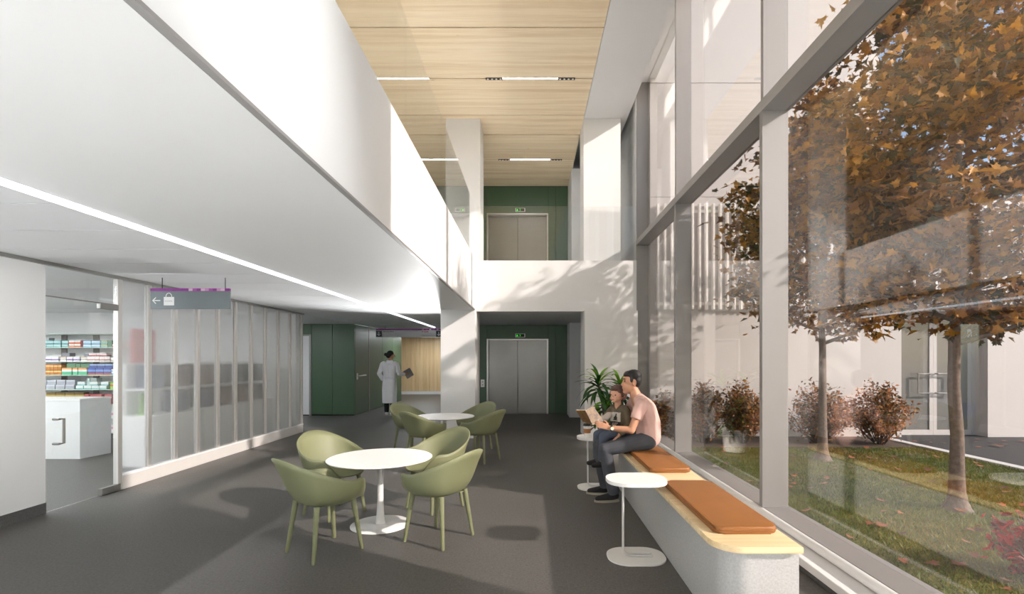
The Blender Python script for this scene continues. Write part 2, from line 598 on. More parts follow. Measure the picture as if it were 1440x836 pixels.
sbox('trim_1', 'alu_dark', XL - 0.02, XL + 0.045, YB, 10.98, ZC - 0.035, ZC - 0.002, label='grey head channel along the pharmacy front')
sbox('trim_2', 'alu', XB - 0.03, XB + 0.003, YB, YF - 0.02, ZC + 0.001, ZC + 0.018, label='slim grey edge trim below the gallery front')

# --- upper gallery front, slab and lobby bridge
sbox('wall_gallery', 'white', XB - 0.12, XB, YB, YF, ZC + 0.018, Z2, label='white solid front of the upper gallery')
sbox('floor_gallery', 'white', -4.6, XB - 0.12, YB, YE, Z2 - 0.25, Z2 - 0.02, label='floor slab of the upper gallery')
sbox('wall_bridge', 'white', XB, XI, YF, YF + 0.12, ZC - 0.01, Z2, label='white solid front of the elevator bridge')
sbox('ceiling_lobby', 'white', XB - 0.02, XI, YF + 0.12, YE, ZC, Z2 - 0.02, label='white soffit of the elevator lobby')
sbox('wall_gallery_back', 'white', -4.75, -4.6, YB, YE, Z2 - 0.3, 7.0, label='white rear wall of the upper gallery')

sbox('wall_gallery_end', 'white', -4.75, -2.4, YE, YE + 0.15, Z2 - 0.3, 7.0, label='white end wall of the upper gallery')
# --- columns
sbox('wall_pillar_left', 'white', -1.81, -1.11, YC, 11.02, 0, ZC, label='white square pillar beside the elevator lobby, near the corridor')
sbox('wall_pillar_right', 'white', 1.122, 1.878, YC + 0.05, 11.0, 0, ZC, label='white square pillar behind the potted plant')
sbox('wall_pillar_return', 'white', 1.878, XI, YC + 0.17, 11.0, 0, ZC, label='recessed white wall strip next to the window wall')
sbox('wall_upper_pillar_left', 'white', -1.78, -1.05, YF + 0.13, 11.3, Z2 - 0.02, ZT, label='white upper pillar beside the upper elevator, gallery side')
sbox('wall_upper_pillar_right', 'white', 1.14, 1.92, YF + 0.13, 11.3, Z2 - 0.02, ZT, label='white upper pillar on the window side of the bridge')
sbox('wall_lobby_right', 'white', 1.10, 2.6, 13.74, YE + 0.3, 0, ZC, label='white end wall of the elevator lobby')
sbox('wall_upper_lobby_right', 'white', 1.12, 2.6, 13.3, YE + 0.3, Z2, ZT, label='white end wall of the upper elevator lobby')
sbox('wall_lobby_side', 'white', XI, XG, 10.46, YE + 0.3, 0, 7.3, label='white side wall beyond the window wall')

# --- elevator wall with green panels (both floors)
we = struct('wall_elevator', 'green panelled wall around the elevators')
def green_panel(x0, x1, z0, z1, yf, parent):
    MB().box(x0 + 0.005, x1 - 0.005, yf, yf + 0.04, z0 + 0.004, z1 - 0.004, bevel=0.002).build('wall_panel', 'green', parent)
for z0, z1, zd in ((0.0, ZC, 2.207), (Z2, ZT, 5.90)):
    for bx in ((-2.4, -1.23, z0, z1), (0.51, 1.14, z0, z1), (-1.23, 0.51, zd - 0.03, z1)):
        MB().box(bx[0], bx[1], YE + 0.04, YE + 0.36, bx[2], bx[3]).build('backing', 'dark', we)
    green_panel(-2.4, -1.265, z0, z1, YE, we)
    green_panel(-1.265, 0.548, zd, z1, YE, we)
    green_panel(0.548, 0.765, z0, z1, YE, we)
    green_panel(0.765, 1.135, z0, z1, YE, we)
sbox('wall_elevator_side', 'white', -2.45, -2.4, YE, 22.9, 0, ZC, label='white side wall of the corridor behind the pillar')
sbox('wall_elevator_shaft', 'dark', -2.4, 2.6, YE + 0.36, YE + 0.5, 0, 7.3, label='rear of the elevator shaft')

# --- upper wood ceiling
cu = sbox('ceiling_wood', 'dark', -4.6, 1.145, YB, YE + 0.1, ZT + 0.035, ZT + 0.12, label='maple panelled ceiling above the double height hall')
seams = [7.64 - 1.39 * k for k in range(10, 0, -1)] + [7.64, 9.03, 10.38, 11.29, 12.69, 14.08, YE]
seams = [s for s in seams if s > YB] 
for a, b in zip(seams[:-1], seams[1:]):
    MB().box(-4.6, 1.14, a + 0.014, b - 0.014, ZT, ZT + 0.034).build('ceiling_panel', 'woodc', cu)
sbox('ceiling_border', 'white', 1.147, 2.0, YB, YF + 0.6, ZT, ZT + 0.1, label='white ceiling border along the windows')
sbox('wall_window_head', 'white', 2.0, 2.06, YB, YE, ZT, 7.4, label='white upstand in the window pocket')
sbox('ceiling_roof', 'white', -4.75, 2.6, YB, YE + 0.5, 7.4, 7.6, label='roof slab')

# --- solid walls out of view that close the hall
sbox('wall_right', 'white', XI, XG, YB, YM[0] - 0.03, 0, 7.4, label='solid white wall before the first window')
sbox('wall_back', 'white', -11.2, XG, YB - 0.15, YB, 0, 7.4, label='white wall behind the entrance')

# --- pharmacy front: solid panel, glass door, frosted screen
ww = sbox('wall_left', 'white_satin', XL - 0.12, XL, YB, 5.16, 0.115, ZC - 0.035, label='glossy white panel wall beside the glass door')
sbox('baseboard_left', 'base_dark', XL - 0.11, XL + 0.004, YB, 5.165, 0, 0.115, label='dark stone base under the white panel wall')
d1 = struct('door_1', 'frameless clear glass pharmacy door with square pull handle')
MB().box(XL - 0.012, XL, 5.175, 6.04, 0.012, 2.258).build('pane', 'glass_door', d1)
MB().box(XL - 0.012, XL, 5.165, 6.04, 2.266, ZC - 0.036).build('transom_pane', 'glass_door', d1)
MB().box(XL - 0.02, XL + 0.008, 5.165, 6.05, 2.257, 2.268).build('transom_rail', 'alu_dark', d1)
MB().box(XL - 0.03, XL + 0.018, 5.80, 6.06, 2.195, 2.262, bevel=0.003).build('patch_fitting', 'alu_dark', d1)
MB().box(XL - 0.03, XL + 0.018, 5.82, 6.09, 0.006, 0.085, bevel=0.003).build('patch_fitting', 'alu_dark', d1)
hb = MB()
hb.ring_tube([(XL, 5.24, 0.97), (XL + 0.06, 5.24, 0.97), (XL + 0.06, 5.30, 0.97), (XL + 0.06, 5.30, 0.71), (XL + 0.06, 5.24, 0.71), (XL, 5.24, 0.71)], 0.013, 8)
hb.build('pull_handle', 'alu_dark', d1)

fs = struct('wall_frosted_screen', 'frosted glass screen of the pharmacy with slim posts')
posts = [6.09, 6.57, 7.056, 7.536, 8.02, 8.50, 8.985, 9.46, 9.945, 10.43, 10.965]
post_me = MB().box(XL - 0.05, XL + 0.012, -0.03, 0.03, 0.17, ZC - 0.036, bevel=0.003).mesh('post', 'post_alu')
post2_me = MB().box(XL - 0.05, XL + 0.012, -0.035, 0.03, 0.0, ZC - 0.036, bevel=0.003).mesh('post', 'post_alu')
for i, p in enumerate(posts):
    o = link('post', post2_me if i == 0 else post_me, fs)
    o.location.y = p
for a, b in zip(posts[:-1], posts[1:]):
    MB().box(XL - 0.028, XL - 0.016, a + 0.03, b - 0.03, 0.185, ZC - 0.036).build('frosted_pane', 'frost', fs)
MB().box(XL - 0.06, XL + 0.02, 6.12, 10.995, 0.165, 0.185).build('bottom_rail', 'sill', fs)
MB().box(XL - 0.05, XL + 0.015, 6.12, 10.995, 0.0, 0.165, bevel=0.004).build('base_panel', 'post_alu', fs)

# --- pharmacy room
sbox('wall_pharmacy_end', 'white', -11.2, XL - 0.06, 10.80, 10.94, 0, ZC, label='white end wall of the pharmacy')
sbox('wall_pharmacy_side', 'white', -11.35, -11.2, YB, 14.4, 0, ZC, label='white far side wall of the pharmacy')
sbox('wall_pharmacy_front', 'white', -11.2, XL - 0.12, 3.9, 4.02, 0, ZC, label='white near wall of the pharmacy')

# --- green recess and corridor beyond the screen
gw = struct('wall_green', 'green panelled wall with flush door beyond the frosted screen')
MB().box(-7.4, -5.03, 14.22, 14.32, 0, ZC).build('backing', 'dark', gw)
for x0, x1 in ((-6.22, -5.62), (-5.62, -4.99)):
    green_panel(x0, x1, 0.03, ZC, 14.18, gw)
green_panel(-7.2, -6.22, 2.31, ZC, 14.18, gw)
MB().box(-5.06, -5.03, 14.24, 19.4, 0, ZC).build('backing', 'dark', gw)
for y0, y1 in ((15.50, 16.87), (16.87, 18.1), (18.1, 19.35)):
    MB().box(-5.03, -4.99, y0 + 0.006, y1 - 0.006, 0.02, ZC - 0.004, bevel=0.002).build('wall_panel', 'green', gw)
d2 = struct('door_2', 'flush green door with steel lever handle')
MB().box(-5.03, -4.992, 14.235, 15.43, 0.015, ZC - 0.006, bevel=0.002).build('door_leaf', 'green', d2)
MB().box(-5.035, -4.982, 15.44, 15.49, 0, ZC - 0.003).build('jamb', 'alu_dark', d2)
lv = MB()
lv.box(-4.992, -4.976, 14.33, 14.43, 1.02, 1.20, bevel=0.004)
lv.ring_tube([(-4.98, 14.38, 1.12), (-4.925, 14.38, 1.12), (-4.92, 14.42, 1.12), (-4.92, 14.95, 1.13)], 0.022, 8)
lv.build('lever_handle', 'steel_frame', d2, smooth=True, angle=40)
d3 = struct('door_3', 'pale grey door in the green wall at the end of the frosted screen')
MB().box(-7.15, -6.28, 14.19, 14.215, 0.03, 2.27).build('door_leaf', 'plank', d3)
fr = MB()
fr.box(-6.28, -6.225, 14.165, 14.215, 0, 2.31)
fr.box(-7.2, -6.28, 14.165, 14.215, 2.27, 2.31)
fr.box(-7.2, -7.15, 14.165, 14.215, 0, 2.27)
fr.build('door_frame', 'alu', d3)

fw = struct('wall_far', 'maple panelled wall at the end of the corridor')
MB().box(-8.0, -2.4, 22.9, 23.05, 0, ZC).build('backing', 'dark', fw)
for k in range(5):
    x0 = -5.19 - 1.12 * 2 + 1.12 * k
    MB().box(x0 + 0.006, x0 + 1.114, 22.86, 22.9, 0.15, ZC, bevel=0.002).build('wall_panel', 'woodw', fw)
sbox('baseboard_far', 'plank', -8.0, -2.4, 22.84, 22.89, 0, 0.142, label='pale baseboard under the maple wall')
sbox('wall_corridor_far_left', 'white', -8.15, -8.0, 19.3, 23.0, 0, ZC, label='white wall of the corridor turn')
sbox('wall_corridor_back', 'white', -8.0, -5.06, 19.4, 19.5, 0, ZC, label='white wall behind the green wall')
sbox('ceiling_corridor_turn', 'white', -8.1, XL, 19.3, 22.9, ZC, ZC + 0.1, label='white ceiling of the corridor turn')

# --- window wall: three bays, two rows of panes
for n in range(3):
    a, b = YM[n], YM[n + 1]
    wd = struct('window_%d' % (n + 1), ['tall window bay beside the near end of the bench', 'tall window bay behind the seated man', 'tall window bay next to the pillar'][n])
    for k, yy in enumerate((a, b)):
        if k == 1 and n < 2:
            continue
        MB().box(XI, XG, yy, yy + 0.06, 0.18, 3.99, bevel=0.002).build('mullion', 'alu', wd)
        MB().box(XI + 0.01, XG, yy + 0.003, yy + 0.057, 4.10, 7.4, bevel=0.002).build('mullion', 'alu', wd)
    y1 = b if n < 2 else b + 0.06
    MB().box(XI - 0.004, XG + 0.01, a, y1, 3.99, 4.10, bevel=0.002).build('transom', 'alu', wd)
    MB().box(XG - 0.030, XG - 0.018, a + 0.06, b, 0.18, 3.99).build('pane', 'glass', wd)
    MB().box(XG - 0.030, XG - 0.018, a + 0.06, b, 4.10, 7.4).build('pane', 'glass', wd)
    MB().box(XI + 0.012, XG + 0.03, a, y1, 0.02, 0.18).build('sill', 'alu', wd)
sb = MB()
sb.ring_tube([(XI, YB, 0.14), (XI, 10.2, 0.14)], 0.038, 16)
sb.build('trim_3', 'sill', None, smooth=True, angle=50)
tag(bpy.data.objects['trim_3'], 'rounded white bead along the foot of the windows', kind='structure')
sbox('trim_4', 'sill', 2.044, XI + 0.01, YB, 10.2, 0.04, 0.10, label='white ledge along the foot of the windows', bevel=0.004)
sbox('trim_5', 'base_dark', 2.06, XI + 0.01, YB, 10.2, -0.02, 0.04, label='dark recess below the white window ledge')
sbox('floor_window_edge', 'base_dark', 2.05, 2.60, YB, YE, -0.15, -0.02, label='concrete edge under the windows')

# ------------------------------------------------------------------ glass guards of the gallery and bridge
gg = thing('glass_guard', 'clear glass guard standing on the long gallery front', 'glass guard', (XB - 0.05, 0, Z2))
y = YB
ys = [YF - 0.01 - 1.9 * k for k in range(10)]
for a, b in zip(ys[1:], ys[:-1]):
    MB().box(-0.008, 0.008, a + 0.004, b - 0.004, -0.0, 1.15).build('pane', 'glass_guard', gg)
bg = thing('glass_guard', 'clear glass guard standing on the elevator bridge front', 'glass guard', (0, YF + 0.06, Z2))
for a, b in ((XB + 0.01, 0.55), (0.55, XI - 0.01)):
    MB().box(a + 0.004, b - 0.004, -0.008, 0.008, 0.0, 1.15).build('pane', 'glass_guard', bg)

# ------------------------------------------------------------------ elevators
def elevator(z, zd, label, up):
    e = thing('elevator', label, 'elevator', (-0.36, YE, z))
    h = zd - z
    f = MB()
    f.box(-0.905, -0.862, -0.025, 0.30, 0, h)
    f.box(0.862, 0.905, -0.025, 0.30, 0, h)
    f.box(-0.862, 0.862, -0.025, 0.30, h - 0.035, h)
    f.build('door_frame', 'steel_frame', e)
    for s in (-1, 1):
        x0, x1 = sorted((s * 0.006, s * 0.86))
        MB().box(x0, x1, 0.20 if up else 0.10, 0.24 if up else 0.14, 0.01, h - 0.036, bevel=0.003).build('door_panel', 'steel', e)
    MB().box(-0.86, 0.86, 0.0, 0.3, 0.0, 0.008).build('threshold', 'alu_dark', e)
    d = thing('floor_display', ('small green-lit floor display above the ground floor elevator', 'small green-lit floor display above the upper elevator')[up], 'display', (-0.28, YE - 0.001, z + h + 0.10))
    MB().box(-0.145, 0.145, -0.02, 0.0, -0.055, 0.055, bevel=0.004).build('bezel', 'steel_frame', d)
    MB().box(-0.12, 0.12, -0.024, -0.018, -0.042, 0.042).build('screen', 'black', d)
    t = MB().prism([(-0.115, -0.026), (-0.055, -0.026), (-0.085, 0.028)], -0.0005, 0.0005, Matrix.Translation((0, -0.026, 0)) @ Matrix.Rotation(math.radians(90), 4, 'X'))
    t.build('arrow', 'led_green', d)
    link('digit', facing_front(text_mesh('5', 0.08), -0.005, -0.026, 0, 'led_green'), d)
    c = thing('call_panel', ('steel call button panel left of the ground floor elevator', 'steel call button panel left of the upper elevator')[up], 'button panel', (-1.385, YE - 0.001, z + (0.79 if not up else 0.0)))
    zo = 0.0 if not up else 0.10
    MB().box(-0.055, 0.055, -0.015, 0.0, zo, zo + 0.22, bevel=0.004).build('plate', 'steel_frame', c)
    for k in (0.065, 0.155):
        MB().cyl((0, -0.014, zo + k), (0, -0.022, zo + k), 0.02, seg=14).build('button', 'alu_dark', c)
elevator(0.0, 2.207, 'steel two-leaf elevator in the green wall on the ground floor', 0)
elevator(Z2, 5.90, 'steel two-leaf elevator above the bridge on the upper floor', 1)

# ------------------------------------------------------------------ linear ceiling lamps
def ceiling_lamp(y, label, group=None):
    l = thing('ceiling_lamp', label, 'lamp', (0.01, y, ZT), group=group)
    MB().box(-0.50, 0.50, -0.0135, 0.0135, 0.002, 0.02).build('diffuser', 'strip', l)
    for s in (-1, 1):
        x0, x1 = sorted((s * 0.502, s * 0.81))
        hsg = MB().box(x0, x1, -0.032, 0.032, -0.010, 0.003).build('spot_housing', 'black', l)
        for k in range(4):
            cx = s * (0.54 + 0.077 * k)
            MB().cyl((cx, 0, -0.0098), (cx, 0, -0.012), 0.019, seg=12).build('spot_lens', 'spot', hsg)
ceiling_lamp(9.03, 'linear ceiling lamp with black spot heads, hall side of the upper pillars')
ceiling_lamp(12.69, 'linear ceiling lamp with black spot heads, over the upper elevator lobby')
ll = thing('line_light', 'long line of white light set between soffit and planks', 'lamp', (-2.975, 5.6, ZC))
MB().box(-0.036, 0.036, YB - 5.6 + 0.02, 10.0, 0.0, 0.05).build('channel', 'plank', ll)
MB().ring_tube([(0, YB - 5.6 + 0.05, -0.006), (0, 9.95, -0.006)], 0.028, 12).build('diffuser', 'cove', ll)
for x, y_, t in ((-6.3, 5.0, 'over the glass door end of the pharmacy'), (-8.6, 6.6, 'over the middle of the pharmacy'), (-10.4, 8.4, 'near the far side wall of the pharmacy')):  # lamps added where the view cannot reach, brightening pharmacy and screen
    p = thing('fill_panel_light', 'added unseen ceiling light ' + t, 'lamp', (x, y_, ZC))
    MB().box(-0.62, 0.62, -0.62, 0.62, -0.012, -0.001).build('frame', 'sill', p)
    MB().box(-0.59, 0.59, -0.59, 0.59, -0.016, -0.012).build('diffuser', 'fill_panel', p)
for x, y_, t in ((-6.9, 11.7, 'in the recess before the green wall'), (-4.0, 18.2, 'over the far corridor'), (-4.4, 21.4, 'before the maple wall')):  # added lamps that brighten the recess and far corridor
    p = thing('fill_panel_light', 'added unseen ceiling light ' + t, 'lamp', (x, y_, ZC))
    MB().box(-0.32, 0.32, -0.32, 0.32, -0.012, -0.001).build('frame', 'sill', p)
    MB().box(-0.29, 0.29, -0.29, 0.29, -0.016, -0.012).build('diffuser', 'fill_corr', p)
def fill_downlight(x, y_, z, power, size, label, group):  # added lamps behind the camera; their light bounces off the pale floor
    p = thing('fill_downlight', label, 'lamp', (x, y_, z), group=group)
    MB().lathe([(0.062, -0.001), (0.085, -0.001), (0.085, -0.006), (0.062, -0.010), (0.062, -0.001)], 24).build('ring', 'sill', p, smooth=True, angle=40)
    MB().lathe([(0, -0.003), (0.062, -0.003), (0.062, -0.001), (0, -0.001)], 24).build('lens', 'spot', p)
    ld = bpy.data.lights.new('fill_down_beam', 'SPOT')
    ld.energy = power; ld.spot_size = math.radians(size); ld.spot_blend = 0.4; ld.shadow_soft_size = 0.06; ld.color = (0.985, 0.99, 1.0)
    lo = bpy.data.objects.new('fill_down_beam', ld); COL.objects.link(lo); lo.parent = p; lo.location = (0, 0, -0.02)
for y_ in (-5.2, -3.4, -1.8, -0.5):
    for x in (-0.2, 0.8):
        fill_downlight(x, y_, ZT, ENTRY_FILL_UP, 50, 'added fill lamp high above the pale floor behind the view', 'added high fill lamps behind the view')
for y_ in (-4.6, -2.2, 0.2):
    for x, zz in ((-4.2, ZC), (-2.0, ZC)):
        if x > -3 and y_ > 0: continue
        fill_downlight(x, y_, zz, ENTRY_FILL_LOW * (1.0 if x < -3 else 0.30), 84, 'added fill lamp in the low ceiling behind the view', 'added low fill lamps behind the view')

for wx, y_, wz, wv2, wp, wsz, wlab in (
        (1.05, -0.9, ZT, (-2.17, 2.26, -3.0), WASH_FILL, 27, 'added unseen spotlight high up, brightening the gallery front, nearer the entrance'),
        (1.05, 0.3, ZT, (-2.17, 1.78, -3.0), WASH_FILL, 27, 'added unseen spotlight high up, brightening the gallery front, nearer the hall'),
        (-3.55, 2.0, ZC, (-1.47, 2.2, -1.0), 230.0, 62, 'added unseen spotlight in the plank ceiling, brightening the white panel wall')):
    ww_ = thing('fill_spot', wlab, 'lamp', (wx, y_, wz))  # added lamp out of view
    wd2 = Vector(wv2).normalized()
    MB().cyl((0, 0, 0), (0, 0, -0.08), 0.012, seg=10).build('stalk', 'sill', ww_)
    MB().ring_tube([Vector((0, 0, -0.10)) - wd2*0.08, Vector((0, 0, -0.10)) + wd2*0.08], [0.045, 0.055], 20).build('head', 'sill', ww_, smooth=True, angle=40)
    MB().ring_tube([Vector((0, 0, -0.10)) + wd2*0.0805, Vector((0, 0, -0.10)) + wd2*0.082], 0.05, 20).build('lens', 'spot', ww_)
    ld = bpy.data.lights.new('fill_spot_beam', 'SPOT')
    ld.energy = wp; ld.spot_size = math.radians(wsz); ld.spot_blend = 1.0; ld.shadow_soft_size = 0.06
    lo = bpy.data.objects.new('fill_spot_beam', ld); COL.objects.link(lo); lo.parent = ww_
    lo.location = Vector((0, 0, -0.10)) + wd2*0.10
    lo.rotation_euler = wd2.to_track_quat('-Z', 'Y').to_euler()
def fill_uplight(x, y_, z, lx_, ly_, label, group=None):  # added lamps hidden behind the solid fronts, brightening ceiling and upper lobby
    p = thing('fill_uplight', label, 'lamp', (x, y_, z), group=group)
    MB().box(-lx_, lx_, -ly_, ly_, 0, 0.06, bevel=0.004).build('housing', 'alu_dark', p)
    MB().box(-lx_ + 0.01, lx_ - 0.01, -ly_ + 0.01, ly_ - 0.01, 0.0605, 0.066).build('diffuser', 'fill_uplight', p)
for y_ in (0.0, 3.4, 6.8, 9.6):
    fill_uplight(-1.62, y_, Z2 - 0.02, 0.04, 1.0, 'added fill lamp hidden on the floor of the upper gallery', 'added fill lamps on the gallery floor')
fill_uplight(-0.1, 11.9, Z2 - 0.02, 0.7, 0.04, 'added fill lamp hidden on the floor of the elevator bridge')
fu = thing('fill_floor_spot', 'added spot lamp hidden behind the white pillar to fill the far soffit', 'lamp', (-2.18, 12.6, 0))  # added lamp kept out of sight, fills the far soffit
MB().lathe([(0, 0), (0.07, 0), (0.07, 0.02), (0.02, 0.025), (0.02, 0.06), (0, 0.06)], 20).build('foot', 'black', fu, smooth=True, angle=40)
fd = Vector((-0.75, -6.0, 3.7)).normalized()
MB().ring_tube([Vector((0, 0, 0.10)) - fd*0.06, Vector((0, 0, 0.10)) + fd*0.06], [0.045, 0.055], 20).build('head', 'black', fu, smooth=True, angle=40)
MB().ring_tube([Vector((0, 0, 0.10)) + fd*0.0605, Vector((0, 0, 0.10)) + fd*0.062], 0.05, 20).build('lens', 'spot', fu)
ld = bpy.data.lights.new('fill_floor_beam', 'SPOT')
ld.energy = PILLAR_FILL; ld.spot_size = math.radians(64); ld.spot_blend = 1.0; ld.shadow_soft_size = 0.06
lo = bpy.data.objects.new('fill_floor_beam', ld); COL.objects.link(lo); lo.parent = fu
lo.location = Vector((0, 0, 0.10)) + fd*0.075
lo.rotation_euler = fd.to_track_quat('-Z', 'Y').to_euler()

# ------------------------------------------------------------------ hanging signs
def arrow_mb(cx, cz, s, ang, yy):
    mb = MB()
    R = Matrix.Translation((cx, yy, cz)) @ Matrix.Rotation(math.radians(90), 4, 'X') @ Matrix.Rotation(math.radians(ang), 4, 'Z')
    w = 0.11 * s
    mb.prism([(-0.5*s, -w/2), (0.42*s, -w/2), (0.42*s, w/2), (-0.5*s, w/2)], -0.001, 0.001, R)
    for sg in (1, -1):
        mb.prism([(0.5*s, -sg*0.0*s), (0.08*s, sg*0.42*s), (0.0*s, sg*0.34*s), (0.36*s, -sg*0.01*s)][::sg], -0.001, 0.001, R)
    return mb

sg = thing('hanging_sign', 'grey hanging sign with white arrow and shopping bag symbol', 'sign', (-4.21, 6.18, 2.226))
MB().box(-0.49, 0.49, -0.015, 0.015, 0.0, 0.223, bevel=0.002).build('panel', 'sign_grey', sg)
MB().box(-0.49, 0.49, -0.0155, 0.0155, 0.223, 0.256).build('stripe', 'purple', sg)
cells = [(0.485, 'pink1'), (0.535, 'pink3'), (0.64, 'pink1'), (0.69, 'pink2'), (0.74, 'pink3'), (0.84, 'pink2'), (0.89, 'pink1')]
for fx, mm in cells:
    MB().box(-0.49 + fx*0.98, -0.49 + (fx + 0.05)*0.98, -0.0168, -0.0155, 0.224, 0.255).build('stripe_square', mm, sg)
arrow_mb(-0.415, 0.105, 0.1, 180, -0.0165).build('arrow', 'sign_white', sg)
bagm = MB().box(-0.322, -0.195, -0.0175, -0.015, 0.045, 0.150)
bagm.ring_tube([(-0.295 + 0.036*(1 - math.cos(a)), -0.0165, 0.150 + 0.048*math.sin(a)) for a in [math.pi*k/10 for k in range(11)]], 0.0045, 6)
bg_o = bagm.build('bag_symbol', 'sign_white', sg)
dm = MB()
for k in range(8):
    dm.box(-0.304 + 0.0115*k, -0.296 + 0.0115*k, -0.0185, -0.0175, 0.094, 0.1005 + (0.003 if k in (0, 4, 6) else 0))
tag(dm.build('lettering', 'print_grey', bg_o), kind='stuff')
for x in (-0.353, 0.43):
    MB().cyl((x, 0, 0.256), (x, 0, ZC - 2.226), 0.005, seg=8).build('rod', 'black', sg)

s2 = thing('hanging_sign', 'silver directory sign with dark arrow squares at both ends', 'sign', (-3.645, 15.0, 2.272))
W2 = 0.985
MB().box(-W2, W2, -0.02, 0.02, 0.0, 0.21, bevel=0.002).build('panel', 'sign_light', s2)
MB().box(-W2, W2, -0.021, 0.021, 0.21, 0.255).build('stripe', 'purple', s2)
for k, mm in enumerate(('pink2', 'pink3', 'pink1', 'pink3', 'pink2')):
    x0 = 0.40 + 0.11*k
    MB().box(x0, x0 + 0.06, -0.0225, -0.021, 0.213, 0.252).build('stripe_square', mm, s2)
for x0, x1 in ((-W2, -W2 + 0.18), (W2 - 0.16, W2)):
    q = MB().box(x0, x1, -0.0225, -0.02, 0.012, 0.195).build('arrow_square', 'sign_dark', s2)
    arrow_mb((x0 + x1)/2, 0.10, 0.12, -90, -0.024).build('arrow', 'sign_white', q)
def dashes(x0, x1, z, hh, mm, seed):
    r = random.Random(seed); mb = MB(); x = x0
    while x < x1 - 0.01:
        w = r.uniform(0.014, 0.028)
        mb.box(x, min(x + w, x1), -0.0225, -0.0205, z, z + hh * r.uniform(0.75, 1.1))
        x += w + (0.02 if r.random() < 0.15 else 0.006)
    tag(mb.build('lettering', mm, s2), kind='stuff')
dashes(-0.77, -0.45, 0.155, 0.024, 'print_dark', 1)
dashes(0.40, 0.60, 0.150, 0.030, 'print_red', 2)
dashes(0.40, 0.80, 0.090, 0.022, 'print_grey', 3)
dashes(0.40, 0.80, 0.030, 0.022, 'print_grey', 4)
for x in (-0.72, 0.62):
    MB().cyl((x, 0, 0.255), (x, 0, ZC - 2.272), 0.007, seg=8).build('rod', 'black', s2)

# ------------------------------------------------------------------ tub chairs
def chair_shell():
    N, K = 56, 16
    bm = bmesh.new()
    def ss(a, b, x):
        t = min(1, max(0, (x - a) / (b - a)))
        return t * t * (3 - 2 * t)
    rows = []
    z0 = 0.42
    for j in range(1, K + 1):
        t = j / K
        th = t * math.pi / 2
        ring = []
        for i in range(N):
            ph = 2 * math.pi * i / N
            c = abs(((ph + math.pi) % (2 * math.pi)) - math.pi) / math.pi
            zr = 0.452 + 0.17 * ss(0.12, 0.32, c) + 0.21 * ss(0.40, 0.97, c)
            cs, sn = math.cos(ph), math.sin(ph)
            bx = 0.285 if cs > 0 else 0.28
            by = 0.305
            n = 2.5
            r = 1.0 / ((abs(cs) / bx) ** n + (abs(sn) / by) ** n) ** (1 / n)
            e = 0.46
            rho = r * math.sin(th) ** e
            z = z0 + (zr - z0) * (1 - math.cos(th) ** 0.82)
            back = ss(0.45, 1.0, c)
            lean = (0.045 * max(0, (z - 0.5) / 0.3) + 0.05 * t ** 7) * back
            lip = 0.018 * ss(0.35, 0.8, c) * t ** 10
            x = rho * cs - lean + lip * cs
            y = rho * sn + lip * sn
            # front edge rolls down
            if c < 0.2:
                z -= 0.03 * (1 - c / 0.2) * t ** 6
            ring.append(bm.verts.new((x, y, z)))
        rows.append(ring)
    ctr = bm.verts.new((0, 0, z0))
    for i in range(N):
        bm.faces.new((ctr, rows[0][i], rows[0][(i + 1) % N]))
    for a, b in zip(rows[:-1], rows[1:]):
        for i in range(N):
            k = (i + 1) % N
            bm.faces.new((a[i], b[i], b[k], a[k]))
    bmesh.ops.recalc_face_normals(bm, faces=bm.faces)
    bmesh.ops.solidify(bm, geom=list(bm.faces), thickness=0.014)
    bmesh.ops.recalc_face_normals(bm, faces=bm.faces)
    me = bpy.data.meshes.new('shell')
    bm.to_mesh(me); bm.free()
    me.materials.append(M['chair'])
    me.polygons.foreach_set('use_smooth', [True] * len(me.polygons))
    return me

def make_chair():
    t = thing('tub_chair', 'x', 'chair')
    link('shell', chair_shell(), t)
    for sx in (-1, 1):
        for sy in (-1, 1):
            MB().ring_tube([(sx*0.160, sy*0.165, 0.43), (sx*0.163, sy*0.168, 0.40), (sx*0.212, sy*0.212, 0.008), (sx*0.213, sy*0.213, 0.0)], [0.024, 0.0225, 0.0155, 0.012], 14).build('leg', 'chair', t, smooth=True, angle=50)
    u = MB()
    for a in (45, -45):
        R = Matrix.Rotation(math.radians(a), 4, 'Z')
        u.prism([(-0.22, -0.018), (0.22, -0.018), (0.22, 0.018), (-0.22, 0.018)], 0.404, 0.412, R)
    u.build('underframe', 'chair', t)
    return t

chair0 = make_chair()
chairs = [
    (-1.717, 4.167, 52, 'olive tub chair at the near round table, back toward the glass door'),
    (-2.03, 5.177, -34, 'olive tub chair at the near round table, beside the frosted screen'),
    (-1.03, 5.40, 230, 'olive tub chair between the near and far round tables, facing the near one'),
    (-0.81, 4.45, 151, 'olive tub chair at the near round table, back turned to the bench'),
    (-1.62, 7.68, 54, 'olive tub chair at the far round table, back turned to the near table'),
    (-2.06, 8.68, -34, 'olive tub chair at the far round table, below the person in white coat'),
    (-0.98, 8.87, 230, 'olive tub chair at the far round table, before the white pillar'),
    (-0.77, 7.89, 150, 'olive tub chair at the far round table, back turned to the bench'),
]
for i, (x, y, a, lab) in enumerate(chairs):
    c = chair0 if i == 0 else copy_tree(chair0)
    c.location = (x, y, 0)
    c.rotation_euler = (0, 0, math.radians(a))
    tag(c, lab, 'chair', 'olive tub chairs at the round tables')

